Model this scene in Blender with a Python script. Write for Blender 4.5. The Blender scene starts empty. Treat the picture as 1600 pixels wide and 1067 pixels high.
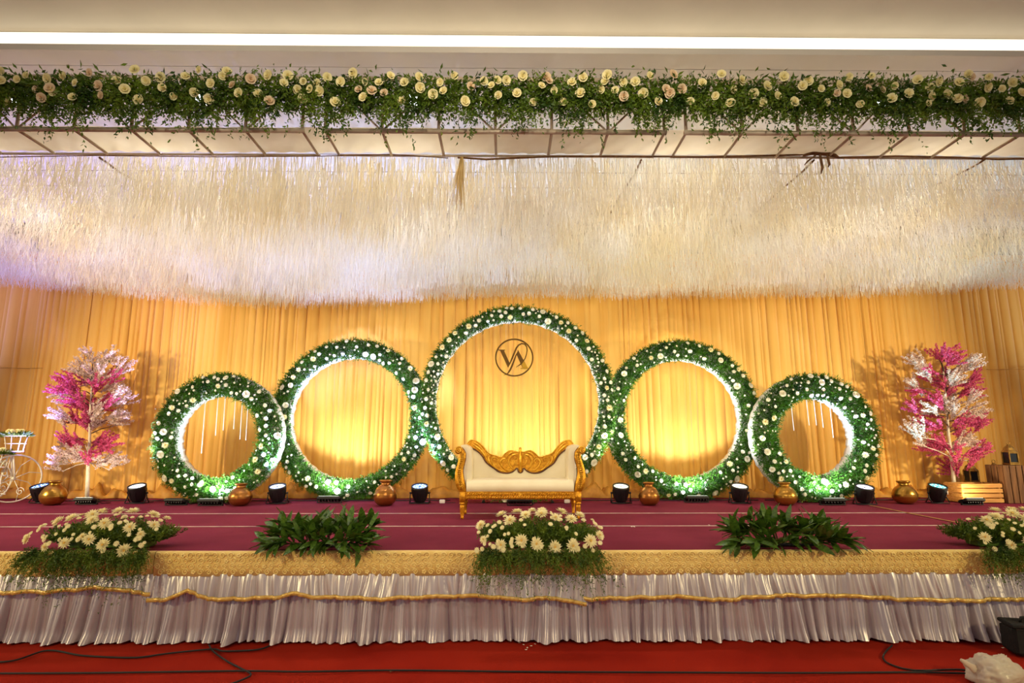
import bpy, math, random
import numpy as np
from mathutils import Vector, Matrix, Quaternion

sc = bpy.context.scene
COL = sc.collection
PI = math.pi
random.seed(7)
RNG = np.random.default_rng(7)

# ------------------------------------------------------------------ camera
F = 900.0                              # focal length in pixels of the 1600 x 1067 frame
PITCH = math.atan(156.5 / F)
YAW = math.radians(0.6)                # turned slightly to the right
CAMZ = 1.70
cam_d = bpy.data.cameras.new('camera')
cam_d.sensor_width = 36.0
cam_d.lens = 36.0 * F / 1600.0
cam_d.clip_start = 0.05
cam = bpy.data.objects.new('camera', cam_d)
COL.objects.link(cam)
cam.location = (0, 0, CAMZ)
cam.rotation_euler = (PI / 2 + PITCH, 0, -YAW)
sc.camera = cam

# ------------------------------------------------------------------ world, exposure
sc.view_settings.view_transform = 'Standard'
sc.view_settings.look = 'None'
sc.view_settings.gamma = 1.0
sc.view_settings.use_curve_mapping = False
sc.view_settings.exposure = 0.0
w = bpy.data.worlds.new('hall_ambient')
sc.world = w
w.use_nodes = True
bg = w.node_tree.nodes['Background']
bg.inputs[0].default_value = (1.0, 0.94, 0.85, 1)
bg.inputs[1].default_value = 0.44

def light(name, kind, loc, target, power, color, size=0.1, angle=90, blend=0.6, parent=None):
    d = bpy.data.lights.new(name, kind)
    d.energy = power
    d.color = color
    if kind == 'SPOT':
        d.spot_size = math.radians(angle)
        d.spot_blend = blend
        d.shadow_soft_size = size
    elif kind == 'AREA':
        d.size = size
    else:
        d.shadow_soft_size = size
    o = bpy.data.objects.new(name, d)
    COL.objects.link(o)
    o.location = loc
    o.rotation_euler = (Vector(target) - Vector(loc)).to_track_quat('-Z', 'Y').to_euler()
    return o

# hall lamps hung over the audience, behind and beside the camera; the last one is added
WARM = (1.0, 0.86, 0.50)
light('hall_spot', 'SPOT', (-6.6, -0.2, 3.3), (-2.4, 5.6, 0.5), 760, (1.0, 0.86, 0.42), 0.10, 66, 0.8)
light('hall_spot', 'SPOT', (6.8, -0.2, 3.3), (2.6, 5.6, 0.5), 760, (1.0, 0.86, 0.42), 0.10, 66, 0.8)
light('hall_spot', 'SPOT', (0.3, 0.2, 5.6), (0.0, 8.8, 1.8), 420, (1.0, 0.84, 0.66), 0.25, 70, 0.8)
light('hall_spot', 'SPOT', (0.0, -2.6, 4.3), (0.0, 5.2, 6.0), 950, (1.0, 0.93, 0.74), 0.25, 78, 0.7)  # added spot with no known fixture, brightens the garland roses
# stage lamps on stands at both wings
light('wing_lamp', 'SPOT', (-9.6, 5.2, 2.9), (-3.4, 10.2, 1.4), 1250, (1.0, 0.84, 0.50), 0.15, 92, 0.8)
light('wing_lamp', 'SPOT', (9.8, 5.2, 2.9), (3.6, 10.2, 1.4), 1250, (1.0, 0.84, 0.50), 0.15, 92, 0.8)
# unseen uplights added beyond both sides to brighten the canopy corners
light('added_uplight', 'SPOT', (-10.0, 9.0, 1.1), (-9.9, 8.9, 5.0), 1300, (0.40, 0.36, 1.0), 0.05, 92, 1.0)
light('added_uplight', 'SPOT', (10.2, 9.0, 1.1), (10.1, 8.9, 5.0), 600, (0.80, 0.85, 1.0), 0.05, 92, 1.0)

# ------------------------------------------------------------------ pixel -> place
CP, SP = math.cos(PITCH), math.sin(PITCH)
CY, SY = math.cos(YAW), math.sin(YAW)
def ray(px, py):
    u = (px - 800.0) / F
    v = (533.5 - py) / F
    fy = CP - v * SP
    z = SP + v * CP
    return Vector((u * CY + fy * SY, fy * CY - u * SY, z))
def P(px, py, D):                      # the point seen at a pixel, at distance D into the hall
    r = ray(px, py)
    k = D / r.y
    return Vector((r.x * k, D, CAMZ + r.z * k))
def G(px, py, z):                      # the point seen at a pixel on a level surface
    r = ray(px, py)
    k = (z - CAMZ) / r.z
    return Vector((r.x * k, r.y * k, z))
def dep(p):                            # distance along the lens axis
    return (p.y * CY + p.x * SY) * CP + (p.z - CAMZ) * SP
def mpp(p):                            # metres per pixel at a place
    return dep(p) / F

# ------------------------------------------------------------------ materials
def lin(c):
    return tuple(((x / 255.0) / 12.92 if x / 255.0 <= 0.04045 else ((x / 255.0 + 0.055) / 1.055) ** 2.4) for x in c)
MATS = {}
def mat(name, rgb, rgb2=None, rough=0.6, metal=0.0, scale=6.0, bump=0.0, bscale=60.0, spec=0.5, sheen=0.0,
        trans=0.0, emit=None, estr=0.0, stretch=(1, 1, 1), ior=None, alpha=1.0, detail=3.0):
    m = bpy.data.materials.new(name)
    m.use_nodes = True
    nt = m.node_tree
    n, l = nt.nodes, nt.links
    b = n['Principled BSDF']
    out = n['Material Output']
    b.inputs['Roughness'].default_value = rough
    b.inputs['Metallic'].default_value = metal
    b.inputs['Specular IOR Level'].default_value = spec
    b.inputs['Sheen Weight'].default_value = sheen
    tc = n.new('ShaderNodeTexCoord')
    mp = n.new('ShaderNodeMapping')
    mp.inputs['Scale'].default_value = stretch
    l.new(tc.outputs['Object'], mp.inputs[0])
    nz = n.new('ShaderNodeTexNoise')
    nz.inputs['Scale'].default_value = scale
    nz.inputs['Detail'].default_value = detail
    l.new(mp.outputs[0], nz.inputs['Vector'])
    cr = n.new('ShaderNodeValToRGB')
    c1 = lin(rgb)
    c2 = lin(rgb2) if rgb2 else c1
    cr.color_ramp.elements[0].position = 0.36
    cr.color_ramp.elements[1].position = 0.64
    cr.color_ramp.elements[0].color = (*c1, 1)
    cr.color_ramp.elements[1].color = (*c2, 1)
    l.new(nz.outputs[0], cr.inputs[0])
    l.new(cr.outputs[0], b.inputs['Base Color'])
    if bump > 0:
        bz = n.new('ShaderNodeTexNoise')
        bz.inputs['Scale'].default_value = bscale
        l.new(mp.outputs[0], bz.inputs['Vector'])
        bp = n.new('ShaderNodeBump')
        bp.inputs['Strength'].default_value = bump
        bp.inputs['Distance'].default_value = 0.01
        l.new(bz.outputs[0], bp.inputs['Height'])
        l.new(bp.outputs[0], b.inputs['Normal'])
    if emit:
        b.inputs['Emission Color'].default_value = (*lin(emit), 1)
        b.inputs['Emission Strength'].default_value = estr
    if alpha < 1:
        b.inputs['Alpha'].default_value = alpha
    if trans > 0:
        t = n.new('ShaderNodeBsdfTranslucent')
        l.new(cr.outputs[0], t.inputs[0])
        mx = n.new('ShaderNodeMixShader')
        mx.inputs[0].default_value = trans
        l.new(b.outputs[0], mx.inputs[1])
        l.new(t.outputs[0], mx.inputs[2])
        l.new(mx.outputs[0], out.inputs[0])
    MATS[name] = m
    return m

M = MATS
mat('plaster', (214, 206, 192), (208, 200, 186), 0.9, scale=1.5)
mat('red_carpet', (166, 38, 18), (150, 28, 12), 0.95, scale=1.1, bump=0.4, bscale=240, spec=0.1)
mat('maroon_carpet', (132, 46, 68), (120, 38, 60), 0.95, scale=1.4, bump=0.5, bscale=300, spec=0.1)
mat('tape', (220, 200, 190), (190, 160, 160), 0.7, scale=9)
mat('yellow_tape', (190, 140, 70), (160, 110, 60), 0.7, scale=9)
mat('stage_wood', (90, 62, 40), (74, 50, 32), 0.8)
mat('gold_curtain', (244, 186, 82), (238, 176, 68), 0.55, scale=2.0, stretch=(6, 6, 0.3), trans=0.15, sheen=0.35)
mat('gold_hem', (206, 146, 48), (176, 116, 34), 0.6, scale=8)
mat('tinsel', (246, 242, 232), (240, 228, 196), 0.4, scale=1.6, stretch=(1, 1, 0.4), trans=0.32, bump=1.0, bscale=55)
mat('beige_strands', (226, 196, 128), (206, 172, 104), 0.6, scale=8, trans=0.2)
mat('rope', (130, 92, 50), (100, 68, 36), 0.8, scale=20)
mat('truss_metal', (196, 178, 152), (180, 162, 136), 0.5, metal=0.2, scale=5)
mat('truss_cloth', (238, 226, 200), (228, 214, 184), 0.8, scale=3, trans=0.5)
mat('garland_leaf', (52, 84, 14), (112, 138, 32), 0.55, scale=5, trans=0.25)
mat('ring_leaf', (34, 84, 16), (92, 146, 38), 0.55, scale=9, trans=0.22)
mat('dark_leaf', (40, 74, 20), (90, 122, 38), 0.38, scale=9, trans=0.12)
mat('fern_leaf', (54, 84, 16), (112, 134, 34), 0.55, scale=9, trans=0.25)
mat('rose_cream', (253, 246, 200), (250, 238, 170), 0.6, scale=8, trans=0.12)
mat('rose_peach', (246, 228, 190), (238, 210, 168), 0.6, scale=8, trans=0.12)
mat('white_petal', (248, 244, 228), (240, 234, 208), 0.6, scale=8, trans=0.1)
mat('cream_petal', (252, 244, 206), (246, 234, 176), 0.6, scale=8, trans=0.1)
mat('flower_heart', (226, 186, 90), (206, 160, 70), 0.7, scale=20)
mat('white_cloth', (236, 234, 230), (222, 220, 218), 0.75, scale=8, bump=0.4, bscale=40)
mat('satin', (196, 182, 190), (180, 166, 176), 0.36, metal=0.5, scale=2.2, spec=0.9, sheen=0.1)
mat('satin_sheer', (206, 194, 198), (190, 178, 184), 0.36, metal=0.45, scale=2.2, spec=0.9, sheen=0.1)
mat('gold_ribbon', (236, 200, 120), (214, 170, 84), 0.35, metal=0.2, scale=30)
mat('cream_quilt', (236, 204, 126), (228, 192, 110), 0.7, scale=5, sheen=0.2)
mat('cream_quilt_relief', (250, 224, 148), (242, 212, 130), 0.6, scale=5, sheen=0.2)
mat('gold_carved', (222, 160, 40), (188, 122, 22), 0.34, metal=0.75, scale=26, bump=0.5, bscale=80)
mat('gold_relief', (238, 186, 66), (214, 150, 34), 0.30, metal=0.75, scale=26)
mat('dark_piping', (96, 50, 22), (78, 38, 16), 0.6)
mat('ivory_leather', (238, 224, 190), (230, 214, 178), 0.42, scale=4)
mat('pot_copper', (186, 128, 62), (150, 96, 46), 0.30, metal=0.9, scale=3.5, stretch=(1, 1, 3))
mat('pot_gold', (196, 150, 66), (164, 118, 46), 0.28, metal=0.9, scale=3.5, stretch=(1, 1, 3))
mat('black_plastic', (16, 16, 19), (22, 22, 26), 0.45, scale=8)
mat('black_rubber', (14, 13, 13), (20, 19, 18), 0.6, scale=8)
mat('black_fabric', (12, 12, 13), (18, 18, 20), 0.85, scale=30, bump=0.3)
mat('dark_glass', (30, 34, 40), None, 0.15)
mat('flood_lens', (240, 250, 240), None, 0.3, emit=(235, 255, 240), estr=2.0)
mat('white_paint', (240, 234, 220), (232, 224, 206), 0.4, scale=6)
mat('trunk_white', (238, 226, 204), (222, 206, 176), 0.7, scale=12, bump=0.3)
mat('twig', (96, 70, 56), (80, 56, 44), 0.8, scale=20)
mat('blossom_pink', (222, 78, 138), (236, 116, 166), 0.6, scale=14, trans=0.25)
mat('blossom_white', (246, 230, 220), (236, 212, 200), 0.6, scale=14, trans=0.25)
mat('crate_wood', (206, 150, 78), (176, 118, 54), 0.6, scale=3, stretch=(1, 8, 14), bump=0.3)
mat('old_wood', (130, 86, 46), (92, 58, 30), 0.7, scale=3, stretch=(9, 9, 0.8), bump=0.4)
mat('lantern_brass', (176, 136, 66), (130, 96, 44), 0.4, metal=0.7, scale=12)
mat('logo_bronze', (98, 66, 10), (78, 50, 8), 0.65, metal=0.0, scale=9, spec=0.2)
mat('logo_gold', (170, 126, 26), (156, 114, 20), 0.6, metal=0.0, scale=9, spec=0.2)
mat('led_strip', (255, 240, 205), None, 0.5, emit=(255, 246, 224), estr=1.2)
mat('lamp_glow', (255, 255, 255), None, 0.5, emit=(240, 246, 255), estr=6.0)
mat('plastic_bag', (244, 234, 218), (230, 214, 194), 0.3, scale=6, trans=0.4)
mat('white_plastic', (230, 220, 210), None, 0.5)
mat('paper', (240, 232, 216), None, 0.7)

# ------------------------------------------------------------------ mesh helpers
class MB:
    def __init__(s):
        s.v, s.f, s.m = [], [], []
    def add(s, vs, fs, mi=0):
        o = len(s.v)
        s.v.extend([tuple(p) for p in vs])
        s.f.extend([tuple(i + o for i in f) for f in fs])
        s.m.extend([mi] * len(fs))
        return s
    def box(s, c, d, R=None, mi=0, taper=1.0):
        x, y, z = d[0] / 2, d[1] / 2, d[2] / 2
        vs = []
        for k, t in ((-z, 1.0), (z, taper)):
            vs += [(-x * t, -y * t, k), (x * t, -y * t, k), (x * t, y * t, k), (-x * t, y * t, k)]
        vs = [Vector(p) for p in vs]
        if R is not None:
            vs = [R @ p for p in vs]
        vs = [p + Vector(c) for p in vs]
        return s.add(vs, [(3, 2, 1, 0), (4, 5, 6, 7), (0, 1, 5, 4), (1, 2, 6, 5), (2, 3, 7, 6), (3, 0, 4, 7)], mi)
    def bbox(s, c, d, b=0.01, R=None, mi=0):      # box with chamfered edges
        x, y, z = d[0] / 2, d[1] / 2, d[2] / 2
        b = min(b, x * .49, y * .49, z * .49)
        prof = [(-z, b), (-z + b, 0), (z - b, 0), (z, b)]
        vs, n = [], 8
        for zz, i in prof:
            X, Y = x - i, y - i
            vs += [(-X + b, -Y, zz), (X - b, -Y, zz), (X, -Y + b, zz), (X, Y - b, zz), (X - b, Y, zz), (-X + b, Y, zz), (-X, Y - b, zz), (-X, -Y + b, zz)]
        vs = [Vector(p) for p in vs]
        if R is not None:
            vs = [R @ p for p in vs]
        vs = [p + Vector(c) for p in vs]
        fs = [tuple(range(7, -1, -1)), tuple(range(24, 32))]
        for k in range(3):
            for i in range(8):
                j = (i + 1) % 8
                fs.append((k * 8 + i, k * 8 + j, k * 8 + 8 + j, k * 8 + 8 + i))
        return s.add(vs, fs, mi)
    def tube(s, pts, r, n=8, closed=False, mi=0, flat=1.0):
        pts = [Vector(p) for p in pts]
        m = len(pts)
        rs = r if isinstance(r, (list, tuple)) else [r] * m
        vs, fs = [], []
        prev = None
        for i, p in enumerate(pts):
            if closed:
                t = pts[(i + 1) % m] - pts[i - 1]
            else:
                t = pts[min(i + 1, m - 1)] - pts[max(i - 1, 0)]
            if t.length < 1e-9:
                t = Vector((0, 0, 1))
            t.normalize()
            if prev is None:
                a = Vector((0, 1, 0)) if abs(t.y) < 0.9 else Vector((1, 0, 0))
            else:
                a = prev
            u = (a - t * a.dot(t))
            if u.length < 1e-6:
                u = t.orthogonal()
            u.normalize()
            prev = u
            w_ = t.cross(u)
            for k in range(n):
                an = 2 * PI * k / n
                vs.append(p + (u * math.cos(an) * flat + w_ * math.sin(an)) * rs[i])
        seg = m if closed else m - 1
        for i in range(seg):
            for k in range(n):
                a0, b0 = i * n + k, i * n + (k + 1) % n
                a1, b1 = ((i + 1) % m) * n + k, ((i + 1) % m) * n + (k + 1) % n
                fs.append((a0, b0, b1, a1))
        if not closed:
            fs.append(tuple(range(n - 1, -1, -1)))
            fs.append(tuple((m - 1) * n + k for k in range(n)))
        return s.add(vs, fs, mi)
    def lathe(s, prof, c=(0, 0, 0), n=24, R=None, mi=0, cap=True):
        vs, fs = [], []
        for r, z in prof:
            for k in range(n):
                a = 2 * PI * k / n
                p = Vector((r * math.cos(a), r * math.sin(a), z))
                if R is not None:
                    p = R @ p
                vs.append(p + Vector(c))
        for i in range(len(prof) - 1):
            for k in range(n):
                j = (k + 1) % n
                fs.append((i * n + k, i * n + j, (i + 1) * n + j, (i + 1) * n + k))
        if cap:
            fs.append(tuple(range(n - 1, -1, -1)))
            fs.append(tuple((len(prof) - 1) * n + k for k in range(n)))
        return s.add(vs, fs, mi)
    def slab(s, poly, y0, y1, mi=0):              # polygon in (x, z), extruded along y
        n = len(poly)
        vs = [(x, y0, z) for x, z in poly] + [(x, y1, z) for x, z in poly]
        fs = [tuple(range(n)), tuple(range(2 * n - 1, n - 1, -1))]
        for i in range(n):
            j = (i + 1) % n
            fs.append((j, i, n + i, n + j))
        return s.add(vs, fs, mi)
    def strip(s, A, B, y0, y1, mi=0):             # solid between two (x, z) lines of equal length
        n = len(A)
        vs = []
        for (ax, az), (bx, bz) in zip(A, B):
            vs += [(ax, y0, az), (bx, y0, bz), (bx, y1, bz), (ax, y1, az)]
        fs = []
        for i in range(n - 1):
            o, q = i * 4, i * 4 + 4
            for k in range(4):
                fs.append((o + k, o + (k + 1) % 4, q + (k + 1) % 4, q + k))
        fs.append((3, 2, 1, 0))
        o = (n - 1) * 4
        fs.append((o, o + 1, o + 2, o + 3))
        return s.add(vs, fs, mi)
    def grid(s, fn, us, ws, mi=0):
        vs = [fn(u, t) for t in ws for u in us]
        nu = len(us)
        fs = []
        for j in range(len(ws) - 1):
            for i in range(nu - 1):
                a = j * nu + i
                fs.append((a, a + 1, a + nu + 1, a + nu))
        return s.add(vs, fs, mi)
    def mesh(s, name, mats, smooth=False):
        me = bpy.data.meshes.new(name)
        me.from_pydata(s.v, [], s.f)
        for x in (mats if isinstance(mats, (list, tuple)) else [mats]):
            me.materials.append(M[x])
        if any(s.m):
            me.polygons.foreach_set('material_index', s.m)
        if smooth:
            me.polygons.foreach_set('use_smooth', [True] * len(me.polygons))
        me.update()
        return me
    def build(s, name, mats, parent=None, smooth=False, loc=None):
        return link(name, s.mesh(name, mats, smooth), parent, loc)

def link(name, me, parent=None, loc=None):
    o = bpy.data.objects.new(name, me)
    COL.objects.link(o)
    if parent is not None:
        o.parent = parent
    if loc is not None:
        o.location = loc
    return o
def tag(o, label=None, cat=None, group=None, kind=None):
    if label: o['label'] = label
    if cat: o['category'] = cat
    if group: o['group'] = group
    if kind: o['kind'] = kind
    return o
def thing(name, loc, label, cat, group=None, rz=0.0):
    o = bpy.data.objects.new(name, None)
    o.empty_display_size = 0.1
    COL.objects.link(o)
    o.location = loc
    o.rotation_euler = (0, 0, rz)
    return tag(o, label, cat, group)
def tri_mesh(name, verts, faces, material, smooth=False):
    me = bpy.data.meshes.new(name)
    V = np.ascontiguousarray(verts, dtype=np.float32)
    Fc = np.ascontiguousarray(faces, dtype=np.int32)
    k = Fc.shape[1]
    me.vertices.add(len(V))
    me.vertices.foreach_set('co', V.ravel())
    me.loops.add(Fc.size)
    me.loops.foreach_set('vertex_index', Fc.ravel())
    me.polygons.add(len(Fc))
    me.polygons.foreach_set('loop_start', np.arange(0, Fc.size, k, dtype=np.int32))
    me.polygons.foreach_set('loop_total', np.full(len(Fc), k, dtype=np.int32))
    if smooth:
        me.polygons.foreach_set('use_smooth', np.ones(len(Fc), dtype=bool))
    me.materials.append(M[material])
    me.update(calc_edges=True)
    me.validate()
    return me
def unit(a):
    return a / np.maximum(np.linalg.norm(a, axis=-1, keepdims=True), 1e-9)
def leaves(base, direc, length, width, fold=0.25):
    """one narrow folded leaf (two triangles) for each row"""
    n = len(base)
    d = unit(direc)
    rnd = RNG.normal(size=(n, 3))
    side = unit(np.cross(d, rnd))
    up = np.cross(side, d)
    L = np.broadcast_to(np.asarray(length, float), (n,))[:, None]
    W = np.broadcast_to(np.asarray(width, float), (n,))[:, None]
    mid = base + d * L * 0.5
    v = np.stack([base, mid + side * W * .5 + up * W * fold, base + d * L, mid - side * W * .5 + up * W * fold], axis=1).reshape(-1, 3)
    i = np.arange(n)[:, None] * 4
    f = np.concatenate([i + np.array([[0, 1, 2]]), i + np.array([[0, 2, 3]])], axis=0)
    return v, f
def sprigs(base, direc, length, droop, nleaf, leaf_l, leaf_w, spread=1.0):
    """feathery sprigs: small leaves along drooping stems"""
    n = len(base)
    d = unit(direc)
    L = np.broadcast_to(np.asarray(length, float), (n,))
    t = RNG.random((n, nleaf)) ** 0.8
    pos = base[:, None, :] + d[:, None, :] * (L[:, None] * t)[..., None]
    pos[..., 2] -= droop * L[:, None] * t ** 2
    tang = d[:, None, :] + np.zeros((n, nleaf, 3))
    tang[..., 2] -= 2 * droop * t
    tang = unit(tang)
    ld = unit(tang * 0.7 + RNG.normal(size=(n, nleaf, 3)) * spread * 0.6)
    return leaves(pos.reshape(-1, 3), ld.reshape(-1, 3), leaf_l * (0.6 + 0.8 * RNG.random(n * nleaf)), leaf_w)
def join(parts):
    vs, fs, o = [], [], 0
    for v, f in parts:
        vs.append(v)
        fs.append(f + o)
        o += len(v)
    return np.concatenate(vs), np.concatenate(fs)

# ------------------------------------------------------------------ shared flower meshes
def rose_mesh(name, m):
    b = MB()
    rr = random.Random(3)
    for lay, (n, r, z, tilt) in enumerate([(6, 1.0, 0.10, 0.35), (5, 0.78, 0.28, 0.75), (4, 0.5, 0.42, 1.1), (3, 0.26, 0.5, 1.3)]):
        for k in range(n):
            a = 2 * PI * k / n + lay * 0.5 + rr.uniform(-.1, .1)
            wv = r * 0.62
            ca, sa = math.cos(a), math.sin(a)
            def q(rad, side, h):
                return (ca * rad - sa * side, sa * rad + ca * side, h)
            rise = math.sin(tilt) * r * 0.75
            rad = math.cos(tilt) * r
            b.add([q(0.05, 0, z - .2), q(rad * .7, -wv, z + rise * .6), q(rad, -wv * .5, z + rise), q(rad * 1.06, 0, z + rise * .92), q(rad, wv * .5, z + rise), q(rad * .7, wv, z + rise * .6), q(rad * .75, 0, z + rise * .3)],
                  [(0, 1, 6), (1, 2, 6), (2, 3, 6), (3, 4, 6), (4, 5, 6), (5, 0, 6)])
    return b.mesh(name, m, True)
def mum_mesh(name, m, seed):
    b = MB()
    rr = random.Random(seed)
    for n, r, tilt, z in [(15, 1.0, 0.12, 0.0), (14, 0.86, 0.38, 0.04), (11, 0.66, 0.68, 0.08), (8, 0.42, 1.0, 0.10)]:
        off = rr.random()
        for k in range(n):
            a = 2 * PI * (k + off) / n + rr.uniform(-.09, .09)
            L = r * rr.uniform(0.86, 1.08)
            t = tilt + rr.uniform(-.08, .08)
            ca, sa = math.cos(a), math.sin(a)
            wv = 0.12
            def q(u, side, lift):
                rad, h = math.cos(t) * u * L, math.sin(t) * u * L + z + lift
                return (ca * rad - sa * side, sa * rad + ca * side, h)
            b.add([q(.1, 0, 0), q(.6, -wv, .05), q(1, 0, .02), q(.6, wv, .05), q(.62, 0, -.01)], [(0, 1, 4), (1, 2, 4), (2, 3, 4), (3, 0, 4)])
    b.lathe([(0.2, .2), (.17, .3), (.08, .36)], n=8, mi=1)
    return b.mesh(name, [m, 'flower_heart'], False)
def button_mesh(name, m, seed):
    b = MB()
    rr = random.Random(seed)
    n = 10
    for r, z in [(1.0, .1), (.75, .35), (.42, .55)]:
        for k in range(n):
            a = 2 * PI * k / n + z * 3
            ca, sa = math.cos(a), math.sin(a)
            L = r * rr.uniform(.88, 1.1)
            wv = .34 * r
            b.add([(0, 0, z - .1), (ca * L * .6 - sa * wv, sa * L * .6 + ca * wv, z + .1), (ca * L, sa * L, z + .14), (ca * L * .6 + sa * wv, sa * L * .6 - ca * wv, z + .1)], [(0, 3, 2), (0, 2, 1)])
    return b.mesh(name, m, False)
ROSE = [rose_mesh('rose', 'rose_cream'), rose_mesh('rose', 'rose_peach')]
MUM = [mum_mesh('chrysanthemum', 'cream_petal', 1), mum_mesh('chrysanthemum', 'cream_petal', 2)]
WROSE = rose_mesh('white_rose', 'white_petal')
BUTTON = [button_mesh('button_flower', 'white_petal', 4), button_mesh('button_flower', 'white_petal', 5)]
CBUTTON = button_mesh('button_flower', 'cream_petal', 6)
def flower(me, name, parent, loc, nrm, r):
    o = link(name, me, parent)
    q = Vector(nrm).normalized().to_track_quat('Z', 'Y') @ Quaternion((0, 0, 1), random.uniform(0, 2 * PI))
    o.rotation_mode = 'QUATERNION'
    o.rotation_quaternion = q
    o.location = loc
    o.scale = (r, r, r)
    return o

# ================================================================== THE SETTING
DF = 5.33            # distance of the stage front
SZ = 0.75            # stage height
DC = 10.36            # backdrop curtain
HX = 13.0            # half width built

fl = MB().grid(lambda x, y: (x, y, 0.004 * math.sin(x * 2.2 + y * 3) + 0.003 * math.sin(x * 5.1 - y * 4.0) - 0.004),
               list(np.linspace(-HX, HX, 140)), list(np.linspace(-5, 6.5, 60))).build('floor', 'red_carpet', smooth=True)
tag(fl, 'red carpet covering the hall floor in front of the stage', kind='structure')

st = MB().box((0, (DF + 10.9) / 2 + 0.05, SZ / 2 - 0.01), (2 * HX, 10.9 - DF - 0.1, SZ - 0.02)).build('stage_platform', 'stage_wood')
tag(st, 'raised stage platform under the maroon carpet', kind='structure')
d1, d2 = G(800, 802, SZ).y, G(800, 822, SZ).y
for a, b_ in ((DF + 0.005, d2 - 0.004), (d2 + 0.004, d1 - 0.004), (d1 + 0.004, 10.9)):
    c = MB().grid(lambda x, y: (x, y, SZ - 0.003 + 0.0025 * math.sin(x * 3.1 + y * 2.0) * math.sin(x * 1.3 - y)), list(np.linspace(-HX, HX, 90)), list(np.linspace(a, b_, 10)))
    c.build('carpet_strip', 'maroon_carpet', st, True)
for d in (d1, d2):
    t = MB().box((0, d, SZ + 0.001), (2 * HX, 0.022, 0.005)).build('carpet_seam', 'tape', st)
    t['label'] = 'pale seam line between two maroon carpet strips'
pa, pb = G(1360, 790, SZ), G(1522, 822, SZ)
v = pb - pa
t = MB().box((pa + pb) / 2 + Vector((0, 0, .004)), (v.length, 0.03, 0.004), Matrix.Rotation(math.atan2(v.y, v.x), 3, 'Z')).build('adhesive_tape', 'yellow_tape', st)

# ceilings and light cove
ZL, ZU = 5.80, 6.22
YL, YS = 5.55, 5.81
tag(MB().box((0, 8.6, ZL + 0.2), (2 * HX, 2 * (8.6 - YS), 0.4)).build('ceiling', 'plaster'), 'lower off-white ceiling above the stage', kind='structure')
tag(MB().box((0, (YS - 5) / 2 + .1, ZU + 0.1), (2 * HX, YS + 5.2, 0.2)).build('ceiling', 'plaster'), 'upper grey-beige ceiling over the hall', kind='structure')
lip = MB()
lip.bbox((0, (YL + YS) / 2 - 0.005, ZL + 0.012), (2 * HX, YS - YL + 0.0, 0.024), 0.004)
lip.bbox((0, YL + 0.012, ZL + 0.04), (2 * HX, 0.024, 0.075), 0.006)
tag(lip.build('trim_1', 'plaster'), 'ledge of the light cove along the ceiling step', kind='structure')
tag(MB().box((0, 11.25, 3.2), (2 * HX, 0.1, 6.4)).build('wall_back', 'plaster'), 'back wall hidden behind the golden curtain', kind='structure')
led = thing('cove_light', (0, 5.68, ZL + 0.025), 'long warm white strip light glowing in the ceiling cove', 'strip light')
MB().bbox((0, 0.105, 0.20), (2 * HX, 0.03, 0.32), 0.012).build('diffuser', 'led_strip', led)
MB().box((0, 0.105, 0.018), (2 * HX, 0.04, 0.036)).build('mounting_rail', 'white_paint', led)

# ceiling lamps glimpsed through the garland
for i, (px, lab) in enumerate([(18, 'at the far left end of the garland'), (315, 'second from the left end'), (640, 'left of the middle'), (1030, 'right of the middle'), (1382, 'nearest the right end')]):
    p = P(px, 155, 6.39)
    d = thing('ceiling_lamp', (p.x, 6.39, ZL), 'bright ceiling lamp glimpsed through the garland, ' + lab, 'ceiling lamp', 'ceiling lamps over the stage front')
    MB().lathe([(0.15, 0), (0.17, -0.015), (0.15, -0.03), (0.125, -0.03)], n=20, cap=False).build('trim_ring', 'white_paint', d, True)
    MB().lathe([(0.125, -0.012), (0.125, -0.022)], n=20).build('lens', 'lamp_glow', d)
    light('lamp_beam', 'SPOT', (p.x, 6.39, ZL - 0.06), (p.x, 6.2, 0), 170, (1, .95, .82), 0.1, 150, 0.8)

# ================================================================== BACKDROP CURTAIN
def pleat_table(x0, x1, wmin, wmax, rnd):
    e = [x0]
    while e[-1] < x1:
        e.append(e[-1] + rnd.uniform(wmin, wmax) * (rnd.random() ** 0.6 + .35))
    return np.array(e)
def pleats(xs, edges, rnd, power=0.6):
    k = np.clip(np.searchsorted(edges, xs, side='right') - 1, 0, len(edges) - 2)
    u = (xs - edges[k]) / (edges[k + 1] - edges[k])
    amp = np.array([rnd.uniform(.35, 1.0) for _ in edges])[k]
    wd = (edges[k + 1] - edges[k])
    return (np.sin(np.clip(u, 0, 1) * PI) ** power) * amp * np.minimum(wd * 9, 1.0)
bd = thing('backdrop_curtain', (0, DC, SZ), 'golden yellow pleated curtain hung across the back of the stage', 'curtain')
rnd = random.Random(11)
PX = [-12.4, -9.8, -7.62, -5.9, -4.4, -2.75, -1.2, 0.55, 1.75, 3.1, 4.7, 6.2, 7.9, 9.6, 12.4]
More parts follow.
